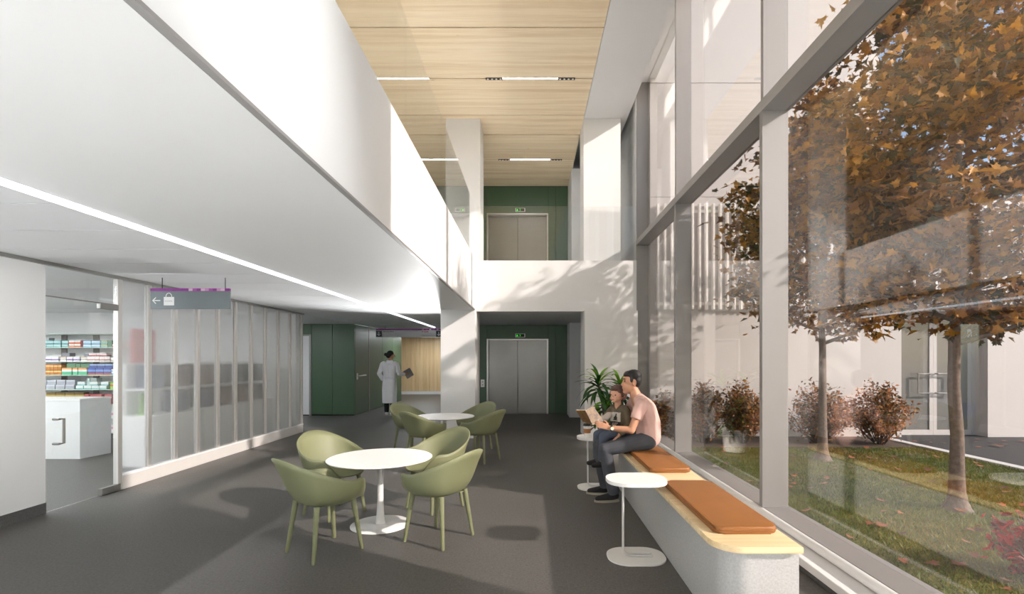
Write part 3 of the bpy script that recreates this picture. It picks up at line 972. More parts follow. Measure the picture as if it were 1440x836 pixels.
# ------------------------------------------------------------------ round pedestal tables
def make_round_table():
    t = thing('round_table', 'x', 'table')
    MB().lathe([(0, 0.632), (0.44, 0.632), (0.484, 0.641), (0.493, 0.647), (0.493, 0.652), (0.488, 0.655), (0, 0.655)], 72).build('table_top', 'table', t, smooth=True, angle=30)
    MB().lathe([(0, 0.012), (0.05, 0.012), (0.044, 0.03), (0.037, 0.09), (0.030, 0.22), (0.028, 0.40), (0.030, 0.58), (0.045, 0.632), (0, 0.632)], 28).build('stem', 'table_stem', t, smooth=True, angle=50)
    MB().lathe([(0, 0), (0.272, 0), (0.279, 0.003), (0.279, 0.008), (0.272, 0.012), (0, 0.013)], 64).build('base_plate', 'table', t, smooth=True, angle=30)
    return t
rt = make_round_table()
rt2 = copy_tree(rt)
rt.location = (-1.445, 4.815, 0)
rt2.location = (-1.42, 8.32, 0)
tag(rt, 'white round pedestal table standing nearer the glass pharmacy door', 'table', 'white round tables')
tag(rt2, 'white round pedestal table standing nearer the elevator lobby', 'table', 'white round tables')

# ------------------------------------------------------------------ bench with cushions
BX0, BX1, BY0, BY1, BZ = 1.05, 1.53, 2.78, 6.25, 0.55
bench = thing('bench', 'long white speckled bench with maple top below the windows', 'bench', ((BX0 + BX1)/2, (BY0 + BY1)/2, 0))
bx, by = bench.location.x, bench.location.y
def bench_outline(x0, x1, y0, y1, r, n=10):
    pts = [(x1, y0), (x1, y1), (x0, y1)]
    for k in range(n + 1):
        a = math.radians(180 + 90.0 * k / n)
        pts.append((x0 + r + r*math.cos(a), y0 + r + r*math.sin(a)))
    return [(px - bx, py - by) for px, py in pts]
MB().prism(bench_outline(BX0, BX1, BY0, BY1, 0.17), BZ - 0.036, BZ, bevel=0.003).build('bench_top', 'woodb', bench, smooth=True, angle=30)
MB().prism(bench_outline(BX0 + 0.06, BX1 - 0.002, BY0 + 0.045, BY1 - 0.04, 0.15), 0.0, BZ - 0.048).build('bench_body', 'terrazzo', bench, smooth=True, angle=30)
MB().prism(bench_outline(BX0 + 0.075, BX1 - 0.02, BY0 + 0.065, BY1 - 0.06, 0.14), BZ - 0.048, BZ - 0.036).build('shadow_gap', 'dark', bench)

def cushion(x0, x1, y0, y1, label):
    w, d = x1 - x0, y1 - y0
    t = thing('seat_cushion', label, 'cushion', ((x0 + x1)/2, (y0 + y1)/2, BZ), group='tan cushions on the bench')
    MB().prism(rounded(w, d, 0.05, 8), 0.001, 0.046, bevel=0.016, seg=4).build('pad', 'leather', t, smooth=True, angle=60)
    ring = [(px, py, 0.024) for px, py in rounded(w + 0.003, d + 0.003, 0.05, 8)]
    MB().ring_tube(ring + [ring[0]], 0.003, 6, cap=False).build('piping', 'leather', t, smooth=True)
cushion(1.115, 1.495, 2.985, 4.14, 'long tan leather cushion on the bare near end of the bench')
cushion(1.115, 1.495, 4.60, 5.76, 'tan leather cushion that the man in the pink shirt sits on')

# ------------------------------------------------------------------ C-shaped side tables
def make_side_table():
    t = thing('side_table', 'x', 'table')
    MB().prism([(px, py) for px, py in rounded(0.48, 0.39, 0.17, 10)], 0.612, 0.640, bevel=0.009, seg=3).build('table_top', 'table', t, smooth=True, angle=60)
    MB().prism(rounded(0.465, 0.375, 0.16, 10), 0.0, 0.012, bevel=0.004, seg=2).build('base_plate', 'table', t, smooth=True, angle=60)
    s = MB()
    for sy in (-0.02, 0.02):
        pts = [(-0.105, sy*0.5, 0.612), (-0.105, sy*0.5, 0.08)]
        for k in range(1, 7):
            a = math.radians(90*k/6)
            pts.append((-0.105 + 0.055*(1 - math.cos(a)), sy*(0.5 + k/12.0), 0.08 - 0.06*math.sin(a)))
        pts.append((0.13, sy*1.6, 0.02))
        s.ring_tube(pts, 0.0085, 10)
    s.build('stem', 'table_stem', t, smooth=True, angle=60)
    return t
st = make_side_table()
st2 = copy_tree(st)
st.location = (0.86, 4.03, 0)
st2.location = (0.83, 6.22, 0)
tag(st, 'empty white side table standing against the near part of the bench', 'table', 'white side tables')
tag(st2, 'white side table with the paper coffee cup on it', 'table', 'white side tables')

M['cup_white'] = mat('white paper cup', (238, 236, 232), 0.6, var=0.01)
M['kraft'] = mat('kraft sleeve', (168, 112, 66), 0.8, var=0.08, scale=40)
cup = thing('coffee_cup', 'white paper coffee cup with brown sleeve and black lid', 'cup', (0.705, 6.12, 0.640))
MB().lathe([(0, 0), (0.036, 0), (0.047, 0.148), (0, 0.148)], 28).build('cup_body', 'cup_white', cup, smooth=True, angle=40)
MB().lathe([(0.0415, 0.058), (0.043, 0.058), (0.0462, 0.112), (0.0447, 0.112), (0.0415, 0.058)], 28).build('sleeve', 'kraft', cup, smooth=True, angle=40)
MB().lathe([(0.0, 0.146), (0.051, 0.146), (0.051, 0.154), (0.046, 0.158), (0.043, 0.172), (0.036, 0.172), (0.034, 0.167), (0, 0.167)], 28).build('lid', 'black', cup, smooth=True, angle=40)

# ------------------------------------------------------------------ pharmacy shelves, boxes, counter, displays
SY = 10.40
shelf_z = [2.144, 1.859, 1.561, 1.279, 0.976, 0.67, 0.37, 0.08]
su = thing('shelf_unit', 'tall wall shelving full of medicine boxes behind the counter', 'shelf', (-9.3, SY + 0.2, 0))
M['shelf_white'] = mat('white shelf board', (226, 227, 224), 0.4, var=0.01)
M['shelf_edge'] = mat('green glass shelf edge', (186, 206, 190), 0.3, var=0.02)
M['upright'] = mat('grey shelf upright', (128, 122, 116), 0.5, var=0.04)
MB().box(-1.5, 1.35, 0.165, 0.19, 0.0, 2.144).build('back_panel', 'shelf_white', su)
for i, z in enumerate(shelf_z):
    b = MB().box(-1.5, 1.35, -0.2, 0.165, z - 0.016, z).build('shelf_board', 'shelf_white', su)
    MB().box(-1.5, 1.35, -0.204, -0.2, z - 0.016, z).build('edge_strip', 'shelf_edge', b)
for px in (78.2, 124.0, 168, 40):
    x = (px - 745) * SY * 1.015 / F - (-9.3)
    MB().box(x - 0.06, x + 0.06, 0.145, 0.165, 0, 2.14).build('upright', 'upright', su)

BOX_M = {}
def bm_col(c):
    if c not in BOX_M:
        BOX_M[c] = mat('printed carton %d %d %d' % c, c, 0.5, var=0.10, scale=30)
    return BOX_M[c]
def carton(u0, u1, row, z0, h, bands, label, group, depth=0.13, dy=0.0):
    """u in zoomed shelf units across the shelf; bands = [(fraction, colour)] from the bottom up"""
    x0 = (60 + u0 / 8.36 - 745) * SY / F
    x1 = (60 + u1 / 8.36 - 745) * SY / F
    zb = shelf_z[row] + z0
    w = (x1 - x0) * 0.97
    t = MB()
    z = 0.0
    for fr_, c in bands:
        t.use(bm_col(c))
        t.box(-w/2, w/2, -0.0, depth, z, z + h * fr_ - 0.0002)
        z += h * fr_
    o = t.build('medicine_box', None)
    o.location = ((x0 + x1)/2, SY + 0.012 + dy, zb)
    tag(o, label, 'box', group)
    return o
teal, yel, org, wht, dred, lblue, dgrn = (128, 176, 178), (222, 208, 110), (214, 108, 62), (238, 236, 232), (130, 40, 44), (166, 204, 226), (78, 120, 92)
r1 = 0.072
g = 'medicine boxes on the top shelf'
for k, (a, b) in enumerate(((0, 38), (40, 122), (124, 206), (220, 292))):
    for lv_ in (0, 1):
        carton(a, b, 1, lv_*r1, r1 - 0.003, [(0.35, teal), (0.35, (200, 222, 218)), (0.3, teal)], 'pale teal medicine box in the stacked pairs on the top shelf', g)
for a, b in ((300, 368), (370, 438)):
    for lv_ in (0, 1):
        carton(a, b, 1, lv_*r1, r1 - 0.003, [(0.45, org), (0.55, wht)], 'white and orange medicine box on the top shelf', g)
carton(441, 465, 1, 0, 2*r1, [(1.0, dred)], 'dark red upright medicine box on the top shelf', g)
for a, b in ((468, 562), (565, 668)):
    for lv_ in (0, 1):
        carton(a, b, 1, lv_*r1, r1 - 0.003, [(0.4, lblue), (0.35, (226, 236, 240)), (0.25, (110, 160, 196))], 'light blue medicine box on the top shelf', g)
for lv_ in (0, 1):
    carton(680, 757, 1, lv_*r1, r1 - 0.003, [(0.5, (150, 196, 184)), (0.2, yel), (0.3, teal)], 'mint and yellow medicine box on the top shelf', g)
carton(765, 808, 1, 0, 2*r1, [(1.0, dgrn)], 'dark green upright medicine box on the top shelf', g)
carton(811, 878, 1, 0, 0.058, [(0.55, (208, 84, 66)), (0.45, wht)], 'red and white medicine box at the end of the top shelf', g)
carton(848, 880, 1, 0.06, 0.08, [(1.0, wht)], 'small plain white carton on top of the red and white box', g)
carton(884, 960, 1, 0, 2*r1, [(0.5, org), (0.5, wht)], 'tall orange and white carton at the end of the top shelf', g)
carton(35, 66, 1, 2*r1, 0.05, [(1, (176, 178, 180))], 'small silver box lying on the teal boxes', g)
g = 'medicine boxes on the second shelf'
pur = (146, 116, 178); tan = (206, 186, 158); gry = (142, 140, 148); red = (198, 62, 62)
for a, b in ((0, 98), (100, 180), (278, 345), (355, 430)):
    carton(a, b, 2, 0, 0.098, [(0.2, wht), (0.3, pur), (0.5, wht)], 'white medicine box with a violet band on the second shelf', g)
for a, b in ((200, 270), (445, 512)):
    carton(a, b, 2, 0, 0.102, [(0.3, wht), (0.2, tan), (0.3, wht), (0.2, tan)], 'white and tan striped medicine box on the second shelf', g)
for a, b in ((515, 608), (612, 655), (660, 720), (725, 785)):
    carton(a, b, 2, 0, 0.104, [(0.22, wht), (0.18, red), (0.6, wht)], 'white medicine box with a red band on the second shelf', g)
for a, b in ((795, 840), (846, 880), (884, 950)):
    carton(a, b, 2, 0, 0.085, [(0.4, (222, 200, 200)), (0.6, wht)], 'small white and rose medicine box on the second shelf', g)
carton(225, 313, 2, 0.103, 0.075, [(1.0, gry)], 'slate grey carton lying on the striped boxes of the second shelf', g)
carton(485, 532, 2, 0.103, 0.065, [(1.0, gry)], 'small grey carton lying between striped and red boxes', g)
for a, b in ((535, 622), (626, 660), (664, 745)):
    carton(a, b, 2, 0.105, 0.075, [(0.3, red), (0.7, (226, 214, 212))], 'red and pale carton lying on top of the red banded boxes', g)
g = 'medicine boxes on the third shelf'
for k in range(5):
    for lv_ in (0, 1):
        carton(-10 + 45*k, 33 + 45*k, 3, lv_*0.112, 0.109, [(0.5, (196, 128, 62)), (0.3, (226, 190, 120)), (0.2, (176, 104, 52))], 'amber brown medicine box in the double row on the third shelf', g)
for a, b in ((218, 335), (348, 402), (410, 515)):
    carton(a, b, 3, 0, 0.15, [(0.45, (96, 184, 140)), (0.30, wht), (0.25, (232, 160, 96))], 'green white and orange striped medicine box on the third shelf', g)
for a, b in ((275, 382), (385, 436), (440, 540)):
    carton(a, b, 3, 0.152, 0.085, [(1.0, (92, 134, 104))], 'dull green carton lying on the striped green boxes', g)
for k in range(3):
    a, b = 522 + 93*k, 612 + 93*k
    carton(a, b, 3, 0, 0.066, [(0.5, (176, 96, 66)), (0.5, (92, 74, 140))], 'orange and violet flat box at the bottom of the blue pile', g)
    carton(a, b, 3, 0.068, 0.078, [(0.5, (112, 152, 210)), (0.5, (66, 86, 164))], 'bright blue flat box in the middle of the blue pile', g)
    carton(a + 20, b + 20, 3, 0.148, 0.078, [(0.6, (66, 84, 150)), (0.4, (150, 176, 214))], 'dark blue flat box on top of the blue pile', g)
for a, b in ((802, 840), (843, 880), (884, 960)):
    carton(a, b, 3, 0, 0.12, [(0.3, (120, 176, 216)), (0.2, wht), (0.3, (150, 196, 226)), (0.2, wht)], 'white and sky blue medicine box at the end of the third shelf', g)
g = 'medicine boxes on the fourth shelf'
for k in range(4):
    for lv_ in (0, 1):
        carton(-78 + 112*k + 12*lv_, 26 + 112*k + 12*lv_, 4, lv_*0.098, 0.096, [(0.7, (174, 176, 184)), (0.3, (204, 206, 212))], 'silver grey medicine box in the two-high row on the fourth shelf', g)
for k in range(4):
    carton(384 + 92*k, 470 + 92*k, 4, 0, 0.078, [(0.35, (140, 190, 184)), (0.65, (228, 234, 230))], 'white and aqua flat box in the bottom row of the fourth shelf', g)
for a, b in ((400, 490), (545, 640), (678, 768)):
    carton(a, b, 4, 0.08, 0.078, [(0.35, (140, 190, 184)), (0.65, (228, 234, 230))], 'white and aqua flat box lying on other aqua boxes', g)
carton(515, 545, 4, 0.08, 0.15, [(1, (190, 210, 204))], 'slim pale green upright carton on the fourth shelf', g)
carton(556, 630, 4, 0.16, 0.075, [(1, (150, 164, 158))], 'grey green carton on top of the aqua boxes', g)
for a, b in ((788, 846), (850, 884), (888, 950)):
    carton(a, b, 4, 0, 0.14, [(0.45, (150, 202, 84)), (0.25, (214, 96, 60)), (0.3, (164, 212, 96))], 'lime green medicine box on the fourth shelf', g)
g = 'medicine boxes on the fifth shelf'
for k in range(4):
    carton(34 + 112*k, 142 + 112*k, 5, 0, 0.24, [(0.5, (140, 112, 60)), (0.3, (196, 168, 100)), (0.2, (116, 96, 56))], 'olive and gold medicine box on the fifth shelf', g)
for a, b in ((484, 536), (552, 690), (720, 800)):
    carton(a, b, 5, 0, 0.20, [(1.0, (196, 104, 104))], 'rose red carton on the fifth shelf', g)
carton(808, 850, 5, 0, 0.21, [(1.0, (124, 56, 60))], 'maroon carton at the end of the fifth shelf', g)
for r_, lab in ((6, 'sixth'), (7, 'bottom')):
    for k in range(2):
        carton(800 + 66*k, 860 + 66*k, r_, 0, 0.16, [(0.4, wht), (0.3, (222, 150, 180)), (0.3, wht)], 'white carton with a pink band on the %s shelf' % lab, 'medicine boxes on the %s shelf' % lab)

ct = thing('sales_counter', 'angular white sales counter behind the glass door', 'counter', (-8.6, 8.25, 0))
M['counter'] = mat('white counter laminate', (226, 226, 224), 0.35, var=0.012)
MB().prism([(-1.6, -0.25), (1.37, -0.25), (1.43, 0.27), (-1.6, 0.27)], 0.0, 0.935).build('body', 'counter', ct)
MB().prism([(-1.6, -0.255), (1.376, -0.255), (1.436, 0.276), (-1.6, 0.276)], 0.937, 0.965).build('counter_top', 'table', ct)

# display fittings seen as soft shapes through the frosted screen
M['bin'] = mat('charcoal fabric', (52, 52, 58), 0.8, var=0.1)
M['bin2'] = mat('brown fabric', (96, 70, 54), 0.8, var=0.1)
M['bin3'] = mat('navy fabric', (54, 58, 84), 0.8, var=0.1)
M['poster_red'] = mat('red poster print', (206, 92, 86), 0.6, var=0.1)
M['card_green'] = mat('green display card', (126, 176, 72), 0.6, var=0.1)
for k in range(3):
    dg_ = thing('display_gondola', 'low white display gondola behind the frosted screen', 'display stand', (-5.56, 7.56 + 1.14*k, 0), group='display gondolas behind the frosted screen')
    MB().box(-0.22, 0.22, -0.53, 0.53, 0.08, 0.80, bevel=0.004).build('base_cabinet', 'counter', dg_)
    MB().box(-0.2, 0.2, -0.5, 0.5, 0.0, 0.08).build('plinth', 'black', dg_)
    MB().box(-0.2, -0.16, -0.53, 0.53, 0.80, 1.55).build('back_panel', 'counter', dg_)
    MB().box(-0.16, 0.16, -0.53, 0.53, 1.16, 1.18).build('shelf_board', 'counter', dg_)
    for q in range(2):
        for lvl, z in enumerate((0.802, 1.182)):
            mm = ('bin', 'bin3', 'bin2', 'bin')[(k + q + lvl) % 4]
            h = (0.30, 0.32)[lvl]
            yy = -0.26 + 0.52*q
            if k == 0 and q == 0 and lvl == 0: continue
            nb = thing('fabric_bin', {'bin': 'charcoal', 'bin2': 'brown', 'bin3': 'navy'}[mm] + ' fabric bin on a %s shelf behind the frosted screen' % ('lower', 'upper')[lvl], 'bin', (-5.56, 7.56 + 1.14*k + yy, z), group='fabric bins behind the frosted screen')
            MB().prism(rounded(0.28, 0.30, 0.09, 5), 0.0, h, bevel=0.01).build('body', mm, nb)
            MB().prism(rounded(0.30, 0.32, 0.09, 5), h, h + 0.015).build('rim', 'black', nb)
po = MB().box(-0.02, 0.0, -0.22, 0.22, 0, 0.5)
po.box(0.0, 0.004, -0.18, 0.18, 0.05, 0.45)
po = po.build('poster_panel', 'poster_red', None)
po.location = (-5.735, 7.4, 1.551)
tag(po, 'reddish panel standing above the first gondola behind the frosted screen', 'poster')
gc = MB().box(-0.01, 0.01, -0.10, 0.10, 0.02, 0.32)
gc.box(-0.05, 0.05, -0.1, 0.1, 0.0, 0.02)
gc = gc.build('display_card', 'card_green', None)
gc.location = (-5.56, 7.2, 0.801)
tag(gc, 'green display card on the lower shelf behind the frosted screen', 'card')

# ------------------------------------------------------------------ courtyard
def lawn_mat():
    m = bpy.data.materials.new('mown lawn')
    nt, b = nodes_of(m)
    tc = nt.nodes.new('ShaderNodeTexCoord')
    n1 = nt.nodes.new('ShaderNodeTexNoise'); n1.inputs['Scale'].default_value = 1.1; n1.inputs['Detail'].default_value = 5
    n2 = nt.nodes.new('ShaderNodeTexNoise'); n2.inputs['Scale'].default_value = 45; n2.inputs['Detail'].default_value = 4
    for n in (n1, n2): nt.links.new(tc.outputs['Object'], n.inputs['Vector'])
    r = nt.nodes.new('ShaderNodeValToRGB')
    r.color_ramp.elements[0].position = 0.35; r.color_ramp.elements[0].color = srgb(72, 84, 20)
    r.color_ramp.elements[1].position = 0.65; r.color_ramp.elements[1].color = srgb(108, 100, 34)
    nt.links.new(n1.outputs['Fac'], r.inputs['Fac'])
    r2 = nt.nodes.new('ShaderNodeValToRGB')
    r2.color_ramp.elements[0].position = 0.3; r2.color_ramp.elements[0].color = (0.35, 0.35, 0.3, 1)
    r2.color_ramp.elements[1].position = 0.7; r2.color_ramp.elements[1].color = (1.2, 1.2, 1.0, 1)
    nt.links.new(n2.outputs['Fac'], r2.inputs['Fac'])
    mm = nt.nodes.new('ShaderNodeMix'); mm.data_type = 'RGBA'; mm.blend_type = 'MULTIPLY'; mm.inputs['Factor'].default_value = 1
    nt.links.new(r.outputs['Color'], mm.inputs['A']); nt.links.new(r2.outputs['Color'], mm.inputs['B'])
    nt.links.new(mm.outputs['Result'], b.inputs['Base Color'])
    b.inputs['Roughness'].default_value = 0.9
    return m
M['lawn'] = lawn_mat()
M['asphalt'] = mat('dark asphalt', (58, 57, 57), 0.75, var=0.12, scale=40)
M['kerb'] = mat('pale concrete kerb', (206, 204, 200), 0.7, var=0.08, scale=50)
M['soil'] = mat('brown bark soil', (74, 58, 46), 0.9, var=0.3, scale=30)
M['ext_white'] = mat('white facade render', (190, 185, 182), 0.6, var=0.015, scale=1.5)
M['slat'] = mat('white metal slat', (232, 227, 222), 0.4, var=0.01)
M['grey_glass'] = mat('grey door glass', (116, 115, 112), 0.12, var=0.03)
M['bark'] = mat('grey brown bark', (104, 88, 78), 0.85, var=0.3, scale=25, bump=0.5, bscale=30)
M['paving'] = mat('grey paving', (150, 146, 140), 0.8, var=0.08, scale=8)

sbox('ground_far', 'paving', 2.6, 60, -60, 70, -0.35, -0.12, label='open ground around the building')
sbox('ground_lawn', 'lawn', 2.60, 7.05, -6, 9.0, -0.12, 0.0, label='mown autumn lawn of the courtyard')
sbox('ground_bed', 'soil', 2.60, 7.05, 9.0, 10.26, -0.12, 0.012, label='brown planting bed below the courtyard wall')
sbox('trim_6', 'kerb', 7.05, 7.22, -6, 10.26, -0.12, 0.035, label='pale kerb between lawn and asphalt')
sbox('ground_asphalt', 'asphalt', 7.22, 16, -6, 10.6, -0.12, -0.005, label='dark asphalt path to the courtyard door')

wc = struct('wall_courtyard', 'white facade at the end of the courtyard')
def fac(*b): MB().box(*b).build('facade', 'ext_white', wc)
YW = 10.26
fac(XG, 7.66, YW, YW + 0.4, 0, 2.60)
fac(XG, 9.44, YW, YW + 0.4, 2.60, 4.95)
fac(9.44, 15.0, YW, YW + 0.4, 0, 4.95)
fac(XG, 7.2, YW + 0.004, YW + 0.4, 4.96, 7.3)
fac(XG, 7.2, YW, YW + 0.4, 7.31, 9.6)
fac(7.66, 9.44, YW + 0.4, YW + 0.5, 2.4, 2.6)
slat_me = MB().box(-0.022, 0.022, -0.09, 0.0, 2.62, 4.79, bevel=0.006).mesh('slat', 'slat')
k = 0
x = 2.62
while x < 11.5:
    o = link('slat', slat_me, wc)
    o.location = (x, YW - 0.02, 0)
    x += 0.142
MB().box(XG + 0.1, 11.5, YW - 0.02, YW, 2.72, 2.78).build('slat_rail', 'slat', wc)
MB().box(XG + 0.1, 11.5, YW - 0.02, YW, 4.62, 4.68).build('slat_rail', 'slat', wc)

d4 = struct('door_4', 'glazed double door in the courtyard facade')
YD = 10.54
f = MB()
f.box(7.66, 7.74, YD, YD + 0.08, 0, 2.6); f.box(9.36, 9.44, YD, YD + 0.08, 0, 2.6); f.box(7.74, 9.36, YD, YD + 0.08, 2.50, 2.6)
f.build('door_frame', 'ext_white', d4)
for x0, x1, hs in ((7.74, 8.548, 1), (8.552, 9.36, -1)):
    lf = MB()
    lf.box(x0, x0 + 0.075, YD + 0.01, YD + 0.06, 0.0, 2.50); lf.box(x1 - 0.075, x1, YD + 0.01, YD + 0.06, 0.0, 2.50)
    lf.box(x0 + 0.075, x1 - 0.075, YD + 0.01, YD + 0.06, 0.0, 0.11); lf.box(x0 + 0.075, x1 - 0.075, YD + 0.01, YD + 0.06, 2.42, 2.50)
    lo = lf.build('door_leaf', 'ext_white', d4)
    MB().box(x0 + 0.075, x1 - 0.075, YD + 0.03, YD + 0.045, 0.11, 2.42).build('pane', 'grey_glass', lo)
    xc = x1 - 0.04 if hs == 1 else x0 + 0.04
    xo = xc - hs * 0.33
    MB().ring_tube([(xc, YD + 0.02, 1.30), (xc, YD - 0.06, 1.30), (xo, YD - 0.06, 1.30), (xo, YD - 0.06, 0.89), (xc, YD - 0.06, 0.89), (xc, YD + 0.02, 0.89)], 0.018, 8).build('square_handle', 'alu', lo)
sbox('wall_door_recess', 'ext_white', 7.5, 9.6, YD + 0.09, YD + 0.2, 0, 2.6, label='wall behind the courtyard door')

# ------------------------------------------------------------------ leaves
LEAF = [(0, 0), (0.10, 0.04), (0.36, -0.06), (0.30, 0.12), (0.52, 0.30), (0.34, 0.36), (0.30, 0.48), (0.16, 0.42), (0.20, 0.68), (0.08, 0.66), (0, 1.0)]
def leaf_template(outline=LEAF, fold=0.25, droop=0.25):
    R = [(x, y) for x, y in outline]
    V = []
    for x, y in R:
        V.append((x, y, x * fold - droop * y * y))
    n = len(R)
    L = []
    for i in range(1, n - 1):
        x, y = R[i]
        V.append((-x, y, x * fold - droop * y * y)); L.append(n + i - 1)
    f1 = list(range(n))
    f2 = [0] + [n - 1] + list(reversed(L))
    return np.array(V, dtype=np.float32), [f1, f2]
OVAL = [(0, 0), (0.16, 0.2), (0.24, 0.45), (0.18, 0.72), (0, 1.0)]

def rand_rots(n, tilt, rng):
    """random yaw, leaf normal tilted from straight up by up to `tilt` radians"""
    yaw = rng.uniform(0, 2*np.pi, n)
    tl = np.abs(rng.normal(0, tilt, n))
    ax = rng.uniform(0, 2*np.pi, n)
    cy, sy = np.cos(yaw), np.sin(yaw)
    Z = np.zeros(n); O = np.ones(n)
    Ry = np.stack([np.stack([cy, -sy, Z], -1), np.stack([sy, cy, Z], -1), np.stack([Z, Z, O], -1)], 1)
    ux, uy = np.cos(ax), np.sin(ax)
    c, s = np.cos(tl), np.sin(tl)
    Rt = np.stack([
        np.stack([c + ux*ux*(1-c), ux*uy*(1-c), uy*s], -1),
        np.stack([ux*uy*(1-c), c + uy*uy*(1-c), -ux*s], -1),
        np.stack([-uy*s, ux*s, c], -1)], 1)
    return Rt @ Ry

def scatter_mesh(name, tmpl, P, Rm, S, mi, mats):
    V, Fs = tmpl
    n, nv = len(P), len(V)
    W = np.einsum('nij,vj->nvi', Rm, V) * S[:, None, None] + P[:, None, :]
    counts = np.tile([len(f) for f in Fs], n)
    base = np.concatenate([np.array(f) for f in Fs])
    idx = (base[None, :] + (np.arange(n) * nv)[:, None]).ravel()
    return arrays_mesh(name, W.reshape(-1, 3), counts, idx, np.repeat(mi, len(Fs)), mats)

TREE_M = [leaf_mat('golden maple leaf', (168, 116, 34)), leaf_mat('ochre maple leaf', (138, 90, 28)),
          leaf_mat('russet maple leaf', (104, 64, 28)), leaf_mat('olive maple leaf', (70, 62, 28)), leaf_mat('amber maple leaf', (186, 132, 44))]
MAPLE = leaf_template()
leaf_meshes = []
for q, mm in enumerate(TREE_M):
    V, Fs = MAPLE
    leaf_meshes.append(arrays_mesh('leaf', V, [len(f_) for f_ in Fs], np.concatenate([np.array(f_) for f_ in Fs]), [0]*len(Fs), [mm]))

def tree(loc, label, clear, top, rad, seed, nleaf=9500, trunk_r=0.062, nsep=300, group=None):
    rng = np.random.default_rng(seed)
    rnd = random.Random(seed)
    t = thing('maple_tree', label, 'tree', loc, group=group)
    # trunk with a flared foot
    tp, tr = [], []
    for z, r in ((-0.05, 0.165), (0.0, 0.15), (0.03, 0.125), (0.10, 0.095), (0.2, 0.077), (0.4, 0.068)):
        tp.append((0, 0, z)); tr.append(r * trunk_r / 0.062)
    zz = 0.8
    while zz < top - 0.6:
        tp.append((rnd.uniform(-0.025, 0.025), rnd.uniform(-0.025, 0.025), zz))
        tr.append(trunk_r * (1.05 - 0.85 * (zz / top)))
        zz += 0.5
    mb = MB(); mb.ring_tube(tp, tr, 14)
    mb.build('trunk', 'bark', t, smooth=True, angle=60)
    cz, hz = (clear + top) / 2, (top - clear) / 2
    centres = []
    nb = 16
    for b in range(nb):
        fz = b / (nb - 1)
        z0 = clear - 0.05 + (top - clear) * 0.72 * fz
        az = b * 2.399 + rnd.uniform(-0.3, 0.3)
        el = math.radians(18 + 45 * fz)
        # length so the tip lies near the crown surface
        ln = rad * (0.98 - 0.45 * fz ** 1.5) * rnd.uniform(0.82, 1.02)
        p = Vector((0, 0, z0)); pts = [p.copy()]; d = Vector((math.cos(az)*math.cos(el), math.sin(az)*math.cos(el), math.sin(el)))
        for s in range(5):
            p = p + d * (ln / 5)
            d = (d + Vector((rnd.uniform(-.16, .16), rnd.uniform(-.16, .16), rnd.uniform(-.05, .14)))).normalized()
            pts.append(p.copy())
        bo = MB().ring_tube(pts, [trunk_r*(0.50 - 0.075*s) * (1 - 0.4*fz) for s in range(6)], 7).build('branch', 'bark', t, smooth=True)
        tw = MB()
        for s in range(2, 6):
            for q in range(2):
                dd = Vector((rnd.uniform(-1, 1), rnd.uniform(-1, 1), rnd.uniform(-.1, .8))).normalized()
                e = pts[s] + dd * ln * rnd.uniform(0.16, 0.34)
                tw.ring_tube([pts[s], (pts[s] + e)/2 + Vector((0, 0, 0.02)), e], [0.011, 0.008, 0.004], 5)
                centres.append(e); centres.append((pts[s] + e) / 2)
        tw.build('twigs', 'bark', bo, smooth=True)
    C = np.array([tuple(c) for c in centres])
    extra = []
    while len(extra) < 170:
        v = rng.normal(size=3); v /= np.linalg.norm(v)
        r_ = rng.uniform(0.45, 1.0) ** 0.5
        q = v * r_
        p = np.array([q[0]*rad, q[1]*rad, cz + q[2]*hz])
        # flatten the underside, taper the top
        if p[2] < clear + 0.12: continue
        if (p[2] - cz) > 0 and np.hypot(p[0], p[1]) > rad * (1.02 - 0.85*((p[2]-cz)/hz)**1.25): continue
        extra.append(p)
    C = np.concatenate([C, np.array(extra)])
    ci = rng.integers(0, len(C), nleaf)
    P = C[ci] + rng.normal(0, 1, (nleaf, 3)) * np.array([0.17, 0.17, 0.10])
    low = P[:, 2] < clear - 0.02
    P[low, 2] = clear - 0.02 + rng.uniform(0, .12, low.sum())
    S = rng.uniform(0.08, 0.145, nleaf)
    Rm = rand_rots(nleaf, 1.15, rng)
    mi = rng.choice(5, nleaf, p=[0.26, 0.26, 0.18, 0.14, 0.16])
    # leaves that show largest: nearest to where one sees the tree from the hall
    Wd = P + np.array(loc)
    rel = Wd - np.array([0, 0, H])
    u = VX + F * rel[:, 0] / rel[:, 1]; v = VY - F * rel[:, 2] / rel[:, 1]
    inside = (u > 940) & (u < 1440) & (v > 0) & (v < 836)
    key = np.where(inside, S / rel[:, 1], -1)
    order = np.argsort(-key)
    sep, rest = order[:nsep], order[nsep:]
    for i in sep:
        o = link('leaf', leaf_meshes[mi[i]], t)
        o.matrix_local = Matrix.Translation(P[i]) @ Matrix(Rm[i].tolist()).to_4x4() @ Matrix.Diagonal((S[i], S[i], S[i], 1))
    me = scatter_mesh('foliage', MAPLE, P[rest], Rm[rest], S[rest], mi[rest], TREE_M)
    tag(link('foliage', me, t), kind='stuff')
    return t

tree((4.64, 7.89, 0), 'amber maple tree standing close to the copper shrubs', 1.90, 6.1, 1.5, 5, group='maple trees on the lawn')
tree((4.53, 5.28, 0), 'amber maple tree standing in open lawn before the courtyard door', 1.82, 6.9, 1.38, 9, nleaf=12500, group='maple trees on the lawn')

